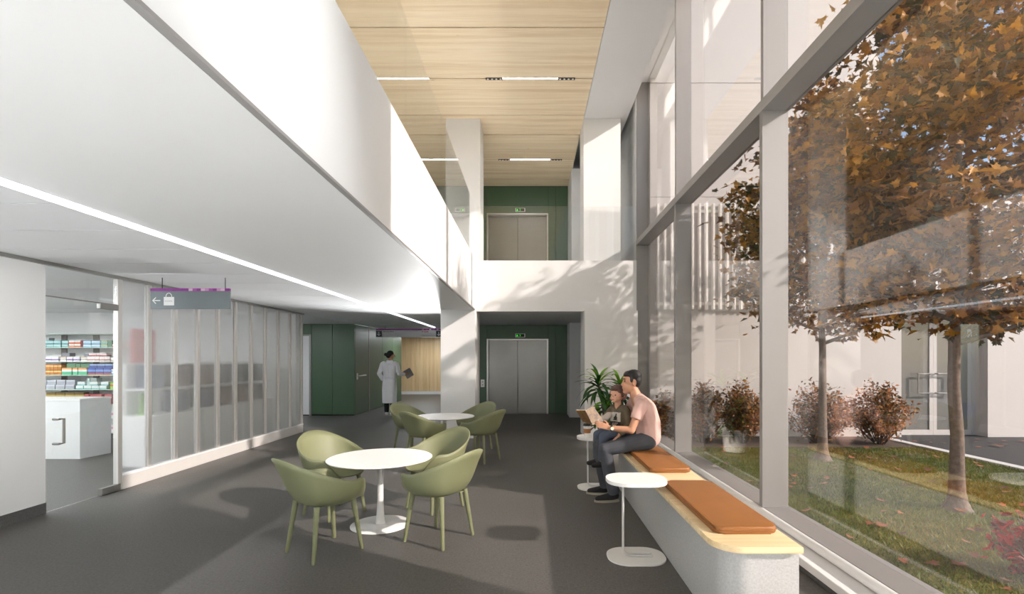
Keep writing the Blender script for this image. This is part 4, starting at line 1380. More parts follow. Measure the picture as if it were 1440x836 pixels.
# ------------------------------------------------------------------ copper shrubs
BUSH_M = [leaf_mat('copper shrub leaf', (158, 94, 44), 0.25), leaf_mat('umber shrub leaf', (104, 66, 40), 0.2), leaf_mat('sandy shrub leaf', (176, 124, 72), 0.3), leaf_mat('olive shrub leaf', (88, 78, 44), 0.25)]
RED_M = [leaf_mat('crimson shrub leaf', (168, 34, 30), 0.25), leaf_mat('dark red shrub leaf', (112, 26, 26), 0.2)]
OV = leaf_template(OVAL, 0.2, 0.15)
def shrub(loc, h, rad, seed, label, mats, nstem=48, per=85, group=None, size=(0.045, 0.085)):
    rng = np.random.default_rng(seed)
    t = thing('shrub', label, 'shrub', loc, group=group)
    sm = MB()
    P = []; 
    for s in range(nstem):
        a = rng.uniform(0, 2*np.pi); rr = rng.uniform(0, 1) ** 0.6
        hh = h * (1.0 - 0.45 * rr ** 2) * rng.uniform(0.78, 1.02)
        tip = np.array([math.cos(a)*rad*rr, math.sin(a)*rad*rr, hh])
        base = tip * np.array([0.12, 0.12, 0])
        mid = base*0.4 + tip*0.6 + np.array([0, 0, 0.05*h]) ; mid[2] = hh*0.5
        sm.ring_tube([tuple(base), tuple(mid), tuple(tip)], [0.010, 0.007, 0.003], 5)
        for q in range(per):
            f_ = rng.uniform(0.18, 1.0) ** 0.8
            p = (1-f_)**2*base + 2*f_*(1-f_)*mid + f_*f_*tip
            P.append(p + rng.normal(0, 1, 3) * 0.05 * rad / 0.5)
    P = np.array(P); n = len(P)
    P[:, 2] = np.maximum(P[:, 2], 0.04)
    sm.build('stems', 'bark', t, smooth=True)
    me = scatter_mesh('foliage', OV, P, rand_rots(n, 0.9, rng), rng.uniform(size[0], size[1], n), rng.integers(0, len(mats), n), mats)
    tag(link('foliage', me, t), kind='stuff')
for i, (px, yy, h, r, lab) in enumerate((
        (1237, 9.35, 1.22, 0.62, 'copper shrub closest to the courtyard door'),
        (1152, 9.45, 1.18, 0.62, 'copper shrub behind the trunk of the maple by the wall'),
        (1044, 9.45, 1.24, 0.50, 'brown shrub beside the thick mullion, under the slat screen'),
        (990, 9.50, 1.22, 0.50, 'brown shrub between two window mullions, under the slat screen'),
        (935, 9.55, 1.05, 0.42, 'thin dark shrub seen beside the shoulder of the seated man'))):
    shrub(((px - VX) * yy / F, yy, 0.0), h, r, 40 + i, lab, BUSH_M if i < 4 else BUSH_M[1:], group='brown shrubs along the courtyard wall')
shrub((3.72, 3.55, 0.0), 0.62, 0.36, 61, 'crimson leaved shrub at the edge of the lawn', RED_M, 26, 30)

# ------------------------------------------------------------------ grass and fallen leaves
GR_M = [leaf_mat('green grass blade', (88, 104, 22), 0.25), leaf_mat('yellowed grass blade', (126, 112, 34), 0.25), leaf_mat('dark grass blade', (58, 72, 24), 0.25)]
def grass():
    rng = np.random.default_rng(3)
    n = 90000
    yy = 1.6 + (9.0 - 1.6) * rng.uniform(0, 1, n) ** 1.15
    xx = rng.uniform(2.63, 7.04, n)
    keep = VX + F * xx / yy < 1560
    xx, yy = xx[keep], yy[keep]; n = len(xx)
    a = rng.uniform(0, 2*np.pi, n); w = rng.uniform(0.003, 0.006, n); h = rng.uniform(0.02, 0.05, n)
    lean = rng.normal(0, 0.02, (n, 2))
    B = np.stack([xx, yy, np.zeros(n)], -1)
    D = np.stack([np.cos(a)*w, np.sin(a)*w, np.zeros(n)], -1)
    T = B + np.stack([lean[:, 0], lean[:, 1], h], -1)
    V = np.stack([B - D, B + D, T], 1).reshape(-1, 3)
    pat = np.sin(xx*1.9 + 0.7) * np.cos(yy*1.5) + rng.normal(0, 0.5, n)
    mi = np.where(pat > 0.45, 1, np.where(pat < -0.6, 2, 0))
    me = arrays_mesh('grass', V, np.full(n, 3), np.arange(3*n), mi, GR_M)
    tag(link('grass', me), 'short green and yellowed grass on the courtyard lawn', 'grass', kind='stuff')
grass()
FALL_M = [leaf_mat('dry brown leaf', (140, 84, 54), 0.1), leaf_mat('dry rust leaf', (160, 92, 56), 0.1), leaf_mat('dry dark leaf', (92, 62, 46), 0.1)]
fl = []
for mm in FALL_M:
    V, Fs = leaf_template(LEAF, 0.18, -0.12)
    fl.append(arrays_mesh('fallen_leaf', V, [len(f_) for f_ in Fs], np.concatenate([np.array(f_) for f_ in Fs]), [0]*len(Fs), [mm]))
rr = random.Random(21)
for i in range(190):
    yy = 1.9 + 7.0 * rr.random() ** 1.1
    xx = rr.uniform(2.7, 6.9)
    if VX + F*xx/yy > 1460: continue
    q = rr.randrange(3)
    o = link('fallen_leaf', fl[q])
    s = rr.uniform(0.07, 0.12)
    o.location = (xx, yy, 0.035); o.rotation_euler = (rr.uniform(-.3, .3), rr.uniform(-.3, .3), rr.uniform(0, 6.28)); o.scale = (s, s, s)
    tag(o, ('dry tan', 'dry rust red', 'dark withered')[q] + ' maple leaf lying on the lawn grass', 'leaf', 'fallen leaves on the lawn')
for i in range(26):
    o = link('fallen_leaf', fl[rr.randrange(3)])
    s = rr.uniform(0.09, 0.14)
    o.location = (rr.uniform(7.4, 10.4), rr.uniform(8.6, 10.1), 0.02); o.rotation_euler = (0, 0, rr.uniform(0, 6.28)); o.scale = (s, s, s)
    tag(o, 'dry brown maple leaf lying on the dark asphalt path', 'leaf', 'fallen leaves on the asphalt')

# ------------------------------------------------------------------ potted dracaena
PL_M = [leaf_mat('glossy dracaena leaf', (44, 88, 34), 0.2), leaf_mat('lime dracaena leaf', (120, 170, 52), 0.25), leaf_mat('dark dracaena leaf', (26, 60, 30), 0.15)]
def strap_leaf(length, width, bend, m):
    n = 7; V = []; Fs = []
    for i in range(n):
        t = i / (n - 1)
        ang = bend * t
        x = length * (math.sin(ang) / bend if bend > 1e-3 else t)
        z = length * ((1 - math.cos(ang)) / bend if bend > 1e-3 else 0)
        w = width * (math.sin(math.pi * (0.12 + 0.88 * t)) ** 0.8) * (1 if i < n - 1 else 0.05)
        V += [(x, -w, -z + 0.25*w), (x, 0, -z), (x, w, -z + 0.25*w)]
    for i in range(n - 1):
        for k in (0, 1):
            a = 3*i + k
            Fs.append((a, a + 3, a + 4, a + 1))
    me = arrays_mesh('leaf', V, [4]*len(Fs), np.array(Fs).ravel(), [0]*len(Fs), [m])
    me.polygons.foreach_set('use_smooth', [True]*len(Fs))
    return me
pl = thing('potted_plant', 'leafy green dracaena in a white pot before the pillar', 'plant', (1.37, 8.6, 0))
M['pot'] = mat('white ceramic pot', (226, 224, 218), 0.35, var=0.01)
MB().lathe([(0, 0), (0.14, 0), (0.17, 0.02), (0.20, 0.38), (0.195, 0.40), (0.18, 0.40), (0.175, 0.36), (0, 0.36)], 32).build('pot', 'pot', pl, smooth=True, angle=40)
MB().lathe([(0, 0.37), (0.176, 0.37), (0.176, 0.34), (0, 0.34)], 24).build('soil', 'soil', pl)
rp = random.Random(5)
lm = {}
for (sx, sy, ang, zt, nl, ml, kind) in ((-0.10, -0.02, 0.10, 1.18, 42, 0.48, 0), (0.10, 0.03, -0.09, 1.10, 42, 0.46, 2), (-0.02, -0.08, 0.02, 0.78, 26, 0.36, 2), (0.09, -0.08, -0.06, 0.62, 22, 0.34, 2), (-0.09, 0.05, 0.06, 0.58, 20, 0.32, 0)):
    tipx, tipy = sx*1.9, sy*1.6
    MB().ring_tube([(sx*0.6, sy*0.6, 0.35), (sx*1.1, sy, 0.35 + (zt - 0.35)*0.5), (tipx, tipy, zt)], [0.022, 0.019, 0.016], 10).build('stem', 'bark', pl, smooth=True)
    for k in range(nl):
        f_ = k / nl
        el = math.radians(-10 + 92 * f_ ** 1.2)
        mk = 1 if (f_ > 0.72 and rp.random() < 0.85) else (kind if rp.random() < 0.75 else 0)
        key = (mk, round(ml, 2), k % 3)
        if key not in lm:
            lm[key] = strap_leaf(ml * (0.8, 1.0, 1.12)[k % 3], 0.032 if zt > 1 else 0.044, (1.5, 1.1, 1.9)[k % 3], PL_M[mk])
        o = link('leaf', lm[key], pl)
        o.location = (tipx, tipy, zt - 0.16 + 0.20 * f_)
        o.rotation_euler = Euler((rp.uniform(-.3, .3), -el * (1 if True else 1), k * 2.399), 'XYZ')

# ------------------------------------------------------------------ people
M['skin'] = mat('warm skin', (188, 138, 108), 0.5, var=0.04, scale=12)
M['skin2'] = mat('light skin', (196, 146, 118), 0.5, var=0.04, scale=12)
M['hair_black'] = mat('black hair', (22, 19, 18), 0.6, var=0.3, scale=60)
M['hair_brown'] = mat('brown hair', (84, 58, 48), 0.5, var=0.25, scale=60)
M['pink_shirt'] = mat('dusty pink cotton', (206, 170, 160), 0.85, var=0.04, scale=9, bump=0.3, bscale=14)
M['jeans'] = mat('charcoal denim', (72, 74, 80), 0.85, var=0.18, scale=7, bump=0.2, bscale=24)
M['jeans_blue'] = mat('faded blue denim', (78, 86, 102), 0.85, var=0.15, scale=8, bump=0.2, bscale=24)
M['shoe_dark'] = mat('charcoal canvas', (42, 40, 40), 0.8)
M['sole'] = mat('cream rubber sole', (176, 168, 152), 0.7)
M['sweater'] = mat('olive brown knit', (94, 84, 66), 0.9, var=0.08, scale=30)
M['sweater_print'] = mat('pale grey print', (198, 190, 180), 0.8, var=0.03)
M['sweater_dark'] = mat('charcoal print', (52, 50, 48), 0.8)
M['coat'] = mat('white cotton coat', (238, 238, 242), 0.8, var=0.02, scale=6, bump=0.3, bscale=9)
M['trouser'] = mat('black trousers', (24, 24, 26), 0.85)
M['shoe_white'] = mat('white leather shoe', (224, 222, 222), 0.5)
M['eye'] = mat('dark eye', (34, 24, 20), 0.25)
M['lip'] = mat('lip', (158, 96, 84), 0.5)
M['tablet'] = mat('grey tablet case', (118, 118, 120), 0.5)
M['watch'] = mat('cream watch dial', (222, 214, 196), 0.35)

def put(me, name, mm, parent, world_loc):
    me.transform(Matrix.Translation(-Vector(world_loc)))
    me.materials.append(M[mm])
    return link(name, me, parent)

def finger(mb, base, d1, d2, l, r):
    b = Vector(base); d1 = Vector(d1).normalized(); d2 = Vector(d2).normalized()
    m1 = b + d1 * l * 0.5
    e = m1 + d2 * l * 0.5
    mb.cap(b, r, m1, r * 0.95, 8)
    mb.cap(m1, r * 0.95, e, r * 0.8, 8)

def hand(mb, wrist, fwd, side, up, s=1.0, curl=0.35, thumb=1):
    """palm, four unequal fingers and a thumb; fwd along the fingers, side across the palm, up = out of the back of the hand"""
    w = Vector(wrist); f = Vector(fwd).normalized(); sd = Vector(side).normalized(); u = Vector(up).normalized()
    for k in (-1.2, -0.4, 0.4, 1.2):
        mb.cap(w + sd*k*0.010*s, 0.015*s, w + f*0.082*s + sd*k*0.019*s, 0.0115*s, 8)
    for k, l in ((-1.5, 0.060), (-0.5, 0.075), (0.5, 0.080), (1.5, 0.070)):
        b = w + f*0.085*s + sd*k*0.0185*s
        finger(mb, b, f - u*curl + sd*k*0.06, f*0.7 - u*curl*2.0, l*s, 0.0085*s)
    tb = w + f*0.03*s + sd*1.9*0.014*s*thumb
    finger(mb, tb, f*0.55 + sd*0.9*thumb - u*0.25, f*0.9 + sd*0.3*thumb - u*0.3, 0.062*s, 0.0098*s)

# ---- man on the bench, facing -X, seen from his left side
base = (1.22, 5.62, 0.0)
man = thing('person', 'man in pink t-shirt and grey jeans seated on the bench, leaning over a book', 'person', base)
Yc = 5.62
b = MB()
# torso, neck, head
for s in (-1, 1):
    b.cap((1.33, Yc + s*0.055, 0.72), 0.105, (1.335, Yc + s*0.05, 0.88), 0.10)
    b.cap((1.335, Yc + s*0.05, 0.88), 0.10, (1.285, Yc + s*0.075, 1.04), 0.105)
    b.cap((1.285, Yc + s*0.075, 1.04), 0.10, (1.225, Yc + s*0.12, 1.135), 0.065)
b.cap((1.225, Yc, 1.12), 0.075, (1.165, Yc, 1.275), 0.052)
b.ell((1.15, Yc, 1.368), (0.098, 0.076, 0.104), (0, -0.18, 0))
b.ell((1.115, Yc, 1.292), (0.070, 0.060, 0.070), (0, 0.25, 0))
b.ell((1.085, Yc, 1.242), (0.036, 0.036, 0.030))
b.cap((1.062, Yc, 1.352), 0.012, (1.043, Yc, 1.315), 0.015, 8)
b.ell((1.068, Yc, 1.385), (0.018, 0.055, 0.013))
b.ell((1.058, Yc, 1.276), (0.013, 0.028, 0.012))
for s in (-1, 1):
    b.ell((1.168, Yc + s*0.077, 1.335), (0.022, 0.010, 0.034), (0, 0.2, 0))
# left arm, nearer
SHL, ELL, WRL = (1.215, Yc - 0.185, 1.10), (1.10, 5.385, 0.835), (0.875, 5.455, 0.85)
b.cap(SHL, 0.052, ELL, 0.040); b.cap(ELL, 0.041, WRL, 0.027)
hand(b, WRL, (-0.95, 0.06, 0.30), (0.25, 0.12, 0.95), (0.05, -1.0, 0.1), 1.0, curl=0.12)
# right arm round the child
SHR, ELR, WRR = (1.215, Yc + 0.185, 1.10), (1.13, 6.00, 0.86), (0.93, 6.02, 0.80)
b.cap(SHR, 0.052, ELR, 0.040); b.cap(ELR, 0.041, WRR, 0.027)
hand(b, WRR, (-0.75, -0.6, 0.0), (0.0, 0.1, 1.0), (0.4, 0.9, 0), 1.0, curl=0.3)
# legs
HL, KL, AL = (1.31, 5.525, 0.705), (0.835, 5.52, 0.605), (0.935, 5.60, 0.115)
HR, KR, AR = (1.31, 5.715, 0.705), (0.805, 5.80, 0.605), (0.885, 5.90, 0.115)
for h_, k_, a_ in ((HL, KL, AL), (HR, KR, AR)):
    b.cap(h_, 0.085, k_, 0.055); b.cap(k_, 0.055, a_, 0.038)
    b.cap((a_[0], a_[1], 0.06), 0.030, (a_[0] - 0.08, a_[1], 0.045), 0.020)
put(fuse(b, 0.0055, 4), 'body', 'skin', man, base)
# shirt
b = MB()
for s in (-1, 1):
    b.cap((1.345, Yc + s*0.062, 0.735), 0.118, (1.345, Yc + s*0.055, 0.88), 0.118)
    b.cap((1.345, Yc + s*0.055, 0.88), 0.118, (1.292, Yc + s*0.080, 1.04), 0.118)
    b.cap((1.292, Yc + s*0.080, 1.04), 0.115, (1.232, Yc + s*0.125, 1.128), 0.075)
    b.cap((1.25, Yc + s*0.05, 1.12), 0.085, (1.232, Yc + s*0.03, 1.148), 0.075)
b.cap((1.335, Yc, 0.78), 0.135, (1.285, Yc, 1.06), 0.12)
for sh, el in ((SHL, ELL), (SHR, ELR)):
    v = Vector(el) - Vector(sh)
    e = Vector(sh) + v * 0.56
    b.ell(sh, (0.073, 0.073, 0.073))
    b.ring_tube([Vector(sh) - v*0.02, Vector(sh) + v*0.3, e], [0.072, 0.067, 0.064], 16)
shirt = fuse(b, 0.007, 5)
shirt_o = put(shirt, 'shirt', 'pink_shirt', man, base)
# jeans
b = MB()
b.cap((1.335, Yc - 0.05, 0.72), 0.112, (1.335, Yc + 0.05, 0.72), 0.112)
for h_, k_, a_ in ((HL, KL, AL), (HR, KR, AR)):
    b.cap((h_[0], h_[1], h_[2] - 0.005), 0.102, k_, 0.073)
    an = Vector(a_)
    kk = Vector(k_)
    b.ring_tube([kk, kk.lerp(an, 0.3), kk.lerp(an, 0.7), an + Vector((0.012, 0, -0.02))], [0.071, 0.073, 0.068, 0.066], 16)
put(fuse(b, 0.007, 6), 'jeans', 'jeans', man, base)
def shoe(a_, s, parent, base, mm, sole, ang=math.pi):
    u = MB()
    dx, dy = math.cos(ang), math.sin(ang)
    ax, ay = a_[0], a_[1]
    def P(f, z): return (ax + dx*f*s, ay + dy*f*s, z*s)
    u.cap(P(-0.03, 0.07), 0.042*s, P(0.02, 0.062), 0.046*s)
    u.cap(P(0.02, 0.062), 0.044*s, P(0.13, 0.042), 0.036*s)
    u.cap(P(0.13, 0.042), 0.036*s, P(0.175, 0.036), 0.030*s)
    sh = put(fuse(u, 0.006, 4), 'shoe', mm, parent, base)
    so = MB()
    pts = []
    for k in range(24):
        t = 2*math.pi*k/24
        f = 0.07 + 0.145*math.cos(t)
        w = 0.046*math.sin(t)*(1 + 0.12*math.cos(t))
        pts.append((ax + dx*f*s - dy*w*s - base[0], ay + dy*f*s + dx*w*s - base[1]))
    so.prism(pts, 0.0, 0.024*s, bevel=0.004)
    so.build('sole', sole, sh, smooth=True, angle=50)
shoe(AL, 1.0, man, base, 'shoe_dark', 'sole', math.pi + 0.1)
shoe(AR, 1.0, man, base, 'shoe_dark', 'sole', math.pi - 0.15)
# hair, face details, watch
b = MB()
b.ell((1.168, Yc, 1.415), (0.096, 0.084, 0.074), (0, -0.12, 0))
b.ell((1.198, Yc, 1.365), (0.066, 0.077, 0.088))
b.ell((1.105, Yc, 1.436), (0.052, 0.066, 0.036), (0, -0.5, 0))
for s in (-1, 1):
    b.ell((1.135, Yc + s*0.070, 1.375), (0.020, 0.010, 0.034))
put(fuse(b, 0.005, 3), 'hair', 'hair_black', man, base)
for s in (-1, 1):
    o = MB().ell((1.066, Yc + s*0.036, 1.358), (0.007, 0.014, 0.007)).mesh('eye', None, True)
    put(o, 'eye', 'eye', man, base)
    o = MB().ell((1.057, Yc + s*0.038, 1.385), (0.008, 0.022, 0.005)).mesh('eyebrow', None, True)
    put(o, 'eyebrow', 'hair_black', man, base)
put(MB().ell((1.047, Yc, 1.279), (0.007, 0.021, 0.004)).mesh('mouth', None, True), 'mouth', 'lip', man, base)
wv = Vector(WRL); wd_ = (Vector(ELL) - wv).normalized()
put(MB().cyl(wv + wd_*0.012, wv + wd_*0.034, 0.031, 0.032, 18).mesh('watch_strap', None, True, 40), 'watch_strap', 'shoe_dark', man, base)
wc_ = wv + wd_*0.023
put(MB().cyl(wc_ + Vector((0, -0.026, 0)), wc_ + Vector((0, -0.037, 0)), 0.019, seg=18).mesh('watch', None), 'watch', 'watch', man, base)

# ---- child on his knee, turned toward the book and the hall
cb = (1.02, 5.80, 0.0)
kid = thing('person', 'child in olive printed sweater and blue jeans sitting on the man\'s lap', 'person', cb)
b = MB()
fx, fy = -0.74, -0.67             # facing
lx, ly = 0.67, -0.74              # towards the child's left
def C(f, l, z): return (cb[0] + 0.02 + fx*f + lx*l, 5.80 + fy*f + ly*l, z)
for s in (-1, 1):
    b.cap(C(0.0, s*0.04, 0.80), 0.070, C(0.0, s*0.045, 0.97), 0.068)
    b.cap(C(0.0, s*0.045, 0.97), 0.066, C(0.0, s*0.075, 1.035), 0.042)
b.cap(C(0.01, 0, 1.03), 0.045, C(0.025, 0, 1.11), 0.038)
b.ell(C(0.03, 0, 1.205), (0.084, 0.082, 0.094), (0, 0, 0.75))
b.ell(C(0.055, 0, 1.150), (0.058, 0.058, 0.050), (0, 0, 0.75))
b.ell(C(0.092, 0, 1.118), (0.022, 0.022, 0.016))
b.ell(C(0.113, 0, 1.172), (0.014, 0.014, 0.012))
for s in (-1, 1):
    b.ell(C(0.02, s*0.083, 1.185), (0.014, 0.014, 0.024))
    b.ell(C(0.085, s*0.035, 1.150), (0.026, 0.026, 0.024))
kSR, kER, kWR = C(0.0, -0.105, 1.005), (0.86, 5.72, 0.92), (0.75, 5.60, 0.93)
kSL, kEL, kWL = C(0.0, 0.105, 1.005), C(0.03, 0.155, 0.86), (1.00, 5.60, 0.74)
for a1, a2, a3 in ((kSR, kER, kWR), (kSL, kEL, kWL)):
    b.cap(a1, 0.036, a2, 0.030); b.cap(a2, 0.030, a3, 0.020)
hand(b, kWR, (-0.8, -0.5, 0.1), (0, 0, 1), (0.5, -0.8, 0), 0.62, curl=0.2)
hand(b, kWL, (-0.75, -0.1, -0.6), (0.3, -0.9, 0.0), (0.2, -0.3, 0.9), 0.62, curl=0.2, thumb=-1)
legs = []
for s, (kx, ky), (ax_, ay_) in ((-1, (0.80, 5.86), (0.79, 5.84)), (1, (0.845, 5.70), (0.83, 5.70))):
    hp = C(0.02, s*0.045, 0.785); kn = (kx, ky, 0.715); an = (ax_, ay_, 0.44)
    legs.append((hp, kn, an))
    b.cap(hp, 0.060, kn, 0.042); b.cap(kn, 0.042, an, 0.030)
put(fuse(b, 0.005, 4), 'body', 'skin2', kid, cb)
b = MB()
for s in (-1, 1):
    b.cap(C(0.0, s*0.045, 0.805), 0.082, C(0.0, s*0.048, 0.965), 0.080)
    b.cap(C(0.0, s*0.048, 0.965), 0.078, C(0.0, s*0.078, 1.025), 0.052)
b.cap(C(0.005, -0.03, 1.03), 0.05, C(0.005, 0.03, 1.03), 0.05)
for a1, a2, a3 in ((kSR, kER, kWR), (kSL, kEL, kWL)):
    b.ell(a1, (0.049,)*3)
    b.ring_tube([a1, a2], [0.048, 0.041], 14); b.ell(a2, (0.041,)*3)
    w2 = Vector(a2).lerp(Vector(a3), 0.9)
    b.ring_tube([a2, w2], [0.041, 0.032], 14)
sw = fuse(b, 0.006, 5)
sw.materials.append(M['sweater']); sw.materials.append(M['sweater_print']); sw.materials.append(M['sweater_dark'])
mi = []
for p in sw.polygons:
    c = p.center - Vector((cb[0] + 0.02, 5.80, 0))
    f_ = c.x*fx + c.y*fy; l_ = c.x*lx + c.y*ly
    k = 0
    if f_ > 0.045 and abs(l_ - 0.005) < 0.072:
        if 0.885 < c.z < 0.99: k = 1
        elif 0.825 < c.z <= 0.885: k = 2
    mi.append(k)
sw.polygons.foreach_set('material_index', mi)
sw.transform(Matrix.Translation(-Vector(cb)))
sw_o = link('sweater', sw, kid)
# flat print on the chest: numerals and a small bird outline
def chest(me, z, dl, mm, name):
    R = Matrix(((lx, 0, fx), (ly, 0, fy), (0, 1, 0))).to_4x4()
    T = Matrix.Translation(Vector(C(0.0865, dl, z)) - Vector(cb))
    me.transform(T @ R)
    me.materials.clear(); me.materials.append(M[mm])
    return link(name, me, sw_o)
chest(text_mesh('60°', 0.058, 0.002), 0.852, 0.008, 'sweater_print', 'lettering')
bird = MB()
bird.prism([(-0.02, -0.03), (0.015, -0.034), (0.026, -0.01), (0.012, 0.018), (-0.004, 0.012), (-0.022, -0.008)], -0.002, 0.002)
bird.prism([(0.002, 0.014), (0.014, 0.012), (0.022, 0.036), (0.010, 0.040)], -0.002, 0.002)
bird.prism([(-0.03, -0.036), (0.03, -0.036), (0.03, -0.030), (-0.03, -0.030)], -0.002, 0.002)
chest(bird.mesh('bird_print'), 0.938, 0.012, 'sweater_dark', 'bird_print')
b = MB()
b.cap(C(0, -0.04, 0.795), 0.080, C(0, 0.04, 0.795), 0.080)
for hp, kn, an in legs:
    b.cap(hp, 0.072, kn, 0.055)
    b.ring_tube([kn, Vector(kn).lerp(Vector(an), 0.5), Vector(an)], [0.055, 0.052, 0.046], 14)
put(fuse(b, 0.006, 5), 'jeans', 'jeans_blue', kid, cb)
for hp, kn, an in legs:
    u = MB()
    u.cap((an[0] + 0.01, an[1], an[2] - 0.02), 0.032, (an[0] - 0.03, an[1], an[2] - 0.045), 0.034)
    u.cap((an[0] - 0.03, an[1], an[2] - 0.045), 0.034, (an[0] - 0.10, an[1], an[2] - 0.055), 0.026)
    put(fuse(u, 0.006, 3), 'shoe', 'shoe_dark', kid, cb)
b = MB()
b.ell(C(0.012, 0, 1.232), (0.096, 0.094, 0.084), (0, 0, 0.75))
b.ell(C(-0.022, 0, 1.195), (0.082, 0.084, 0.088), (0, 0, 0.75))
b.ell(C(0.075, -0.0, 1.262), (0.045, 0.060, 0.028), (0, 0, 0.75))
for s in (-1, 1):
    b.ell(C(0.032, s*0.078, 1.205), (0.026, 0.022, 0.042))
put(fuse(b, 0.005, 3), 'hair', 'hair_brown', kid, cb)
for s in (-1, 1):
    put(MB().ell(C(0.110, s*0.033, 1.192), (0.009, 0.009, 0.006)).mesh('eye', None, True), 'eye', 'eye', kid, cb)
put(MB().ell(C(0.115, 0, 1.140), (0.014, 0.014, 0.004)).mesh('mouth', None, True), 'mouth', 'lip', kid, cb)

# ---- open picture book held by both
def book_mat():
    m = bpy.data.materials.new('printed brown book cover')
    nt, bs = nodes_of(m)
    tc = nt.nodes.new('ShaderNodeTexCoord')
    v = nt.nodes.new('ShaderNodeTexNoise'); v.inputs['Scale'].default_value = 17; v.inputs['Detail'].default_value = 2
    nt.links.new(tc.outputs['Object'], v.inputs['Vector'])
    r = nt.nodes.new('ShaderNodeValToRGB'); r.color_ramp.interpolation = 'LINEAR'
    r.color_ramp.elements[0].position = 0.38; r.color_ramp.elements[0].color = srgb(82, 58, 36)
    r.color_ramp.elements[1].position = 0.66; r.color_ramp.elements[1].color = srgb(112, 106, 98)
    e = r.color_ramp.elements.new(0.52); e.color = srgb(116, 84, 38)
    e = r.color_ramp.elements.new(0.60); e.color = srgb(94, 66, 38)
    nt.links.new(v.outputs['Fac'], r.inputs['Fac'])
    nt.links.new(r.outputs['Color'], bs.inputs['Base Color'])
    bs.inputs['Roughness'].default_value = 0.5
    return m
M['book'] = book_mat()
M['pages'] = mat('cream pages', (232, 222, 200), 0.8)
bk = thing('picture_book', 'open brown picture book held up by the man and the child', 'book', (0.66, 5.49, 0.90))
def slab(corners, th, name, mm, off=0.0):
    q = [Vector(c) - Vector((0.66, 5.49, 0.90)) for c in corners]
    n = (q[1] - q[0]).cross(q[3] - q[0]).normalized()
    if n.y > 0: n = -n
    bm2 = MB()
    lo = [bm2.bm.verts.new(p + n*off) for p in q]; hi = [bm2.bm.verts.new(p + n*(off - th)) for p in q]
    bm2.bm.faces.new(lo); bm2.bm.faces.new(list(reversed(hi)))
    for i in range(4):
        j = (i + 1) % 4
        bm2.bm.faces.new((lo[i], hi[i], hi[j], lo[j]))
    return bm2.build(name, mm, bk)
LT, STp, RT = (0.513, 5.56, 1.034), (0.612, 5.475, 1.04), (0.708, 5.55, 1.082)
RB, SB, LB = (0.825, 5.54, 0.912), (0.690, 5.465, 0.880), (0.592, 5.55, 0.905)
slab([LT, STp, SB, LB], 0.004, 'cover', 'book'); slab([STp, RT, RB, SB], 0.004, 'cover', 'book')
slab([LT, STp, SB, LB], 0.010, 'pages', 'pages', -0.005); slab([STp, RT, RB, SB], 0.010, 'pages', 'pages', -0.005)

# ---- person in a white coat, back to the hall
db = (-4.0, 14.2, 0.0)
doc = thing('person', 'person in long white coat with dark hair bun, holding a tablet', 'person', db)
def D(x, y, z): return (db[0] + x, db[1] + y, z)
b = MB()
for s in (-1, 1):
    b.cap(D(s*0.07, 0, 1.00), 0.10, D(s*0.06, 0, 1.18), 0.095)
    b.cap(D(s*0.06, 0, 1.18), 0.095, D(s*0.08, 0, 1.38), 0.10)
    b.cap(D(s*0.08, 0, 1.40), 0.09, D(s*0.16, 0, 1.50), 0.055)
    b.cap(D(s*0.085, 0, 0.95), 0.085, D(s*0.085, 0.0, 0.52), 0.060)
    b.cap(D(s*0.085, 0.0, 0.52), 0.058, D(s*0.085, 0, 0.10), 0.038)
b.cap(D(0, 0.01, 1.48), 0.06, D(0.01, 0.03, 1.62), 0.052)
b.ell(D(0.03, 0.05, 1.735), (0.090, 0.095, 0.115), (0, 0, -0.7))
b.ell(D(0.055, 0.075, 1.665), (0.055, 0.055, 0.05))
b.cap(D(0.118, 0.10, 1.735), 0.012, D(0.136, 0.11, 1.70), 0.014, 8)
b.ell(D(0.075, -0.02, 1.715), (0.012, 0.02, 0.032))
dSR, dER, dWR = D(0.205, 0.0, 1.47), D(0.27, 0.02, 1.19), D(0.38, 0.20, 1.17)
dSL, dEL, dWL = D(-0.205, 0.0, 1.47), D(-0.29, -0.03, 1.20), D(-0.20, 0.08, 1.00)
for a1, a2, a3 in ((dSR, dER, dWR), (dSL, dEL, dWL)):
    b.cap(a1, 0.05, a2, 0.040); b.cap(a2, 0.040, a3, 0.027)
hand(b, dWR, (0.8, 0.5, 0.15), (-0.2, 0.1, 1), (0.5, -0.8, 0), 1.0, curl=0.35)
hand(b, dWL, (0.5, 0.5, -0.7), (0.5, -0.5, 0), (-0.7, -0.3, 0.4), 1.0, curl=0.3)
put(fuse(b, 0.007, 4), 'body', 'skin2', doc, db)
b = MB()
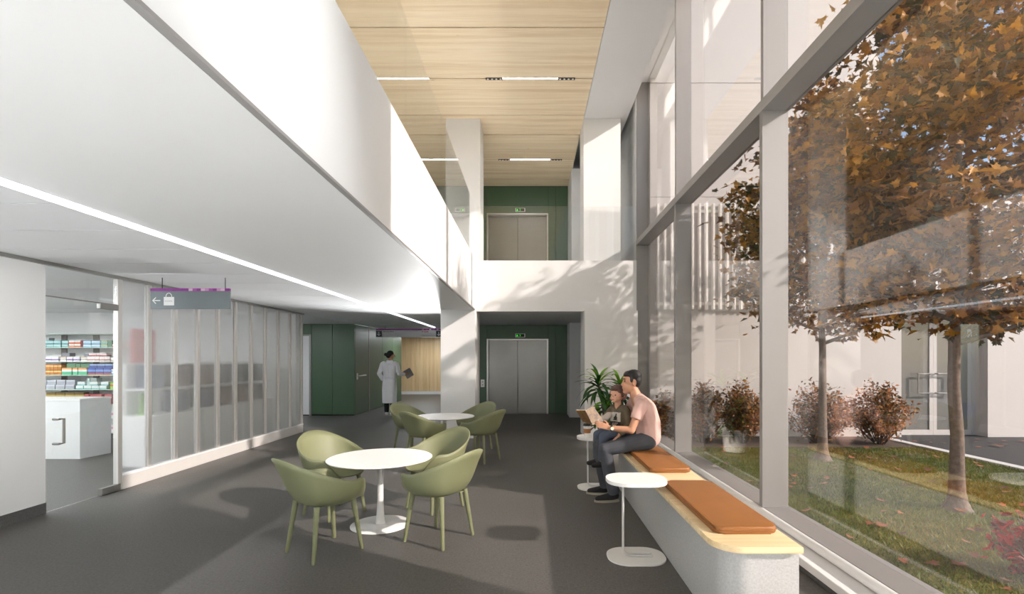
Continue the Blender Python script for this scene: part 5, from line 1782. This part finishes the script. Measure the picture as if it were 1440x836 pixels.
for s in (-1, 1):
    b.cap(D(s*0.07, 0, 1.02), 0.122, D(s*0.065, 0, 1.18), 0.112)
    b.cap(D(s*0.065, 0, 1.18), 0.112, D(s*0.09, 0, 1.38), 0.118)
    b.cap(D(s*0.09, 0, 1.39), 0.11, D(s*0.165, 0, 1.485), 0.072)
    b.ring_tube([D(s*0.07, 0, 1.05), D(s*0.085, 0, 0.75), D(s*0.085, 0, 0.36)], [0.122, 0.125, 0.118], 18)
b.box(db[0] - 0.10, db[0] + 0.10, db[1] - 0.118, db[1] + 0.118, 0.36, 1.05)
b.cap(D(-0.04, 0.0, 1.52), 0.07, D(0.04, 0, 1.52), 0.07)
b.box(db[0] - 0.115, db[0] + 0.115, db[1] - 0.135, db[1] - 0.10, 1.05, 1.085)
for a1, a2, a3 in ((dSR, dER, dWR), (dSL, dEL, dWL)):
    b.ell(a1, (0.062,)*3)
    b.ring_tube([a1, a2], [0.064, 0.060], 14); b.ell(a2, (0.062,)*3)
    b.ring_tube([a2, Vector(a2).lerp(Vector(a3), 0.9)], [0.062, 0.056], 14)
put(fuse(b, 0.009, 5), 'coat', 'coat', doc, db)
b = MB()
for s in (-1, 1):
    b.ring_tube([D(s*0.085, 0, 0.60), D(s*0.085, 0, 0.10)], [0.078, 0.062], 14)
put(fuse(b, 0.009, 4), 'trousers', 'trouser', doc, db)
for s, an in ((-1, math.pi/2 + 0.2), (1, 0.35)):
    shoe((db[0] + s*0.085, db[1], 0), 0.95, doc, db, 'shoe_white', 'sole', an)
b = MB()
b.ell(D(0.012, 0.03, 1.762), (0.098, 0.102, 0.098), (0, 0, -0.7))
b.ell(D(-0.09, -0.05, 1.745), (0.052, 0.052, 0.050))
b.ell(D(-0.03, -0.01, 1.70), (0.07, 0.07, 0.06))
put(fuse(b, 0.007, 3), 'hair', 'hair_black', doc, db)
tb = thing('tablet', 'dark grey tablet in the hand of the person in white coat', 'tablet', D(0.47, 0.29, 1.20))
tb.rotation_euler = (math.radians(58), math.radians(-32), math.radians(10))
MB().prism(rounded(0.22, 0.29, 0.015, 4), -0.006, 0.006, bevel=0.002).build('case', 'tablet', tb)
MB().prism(rounded(0.20, 0.265, 0.010, 4), -0.0075, -0.006).build('screen', 'black', tb)
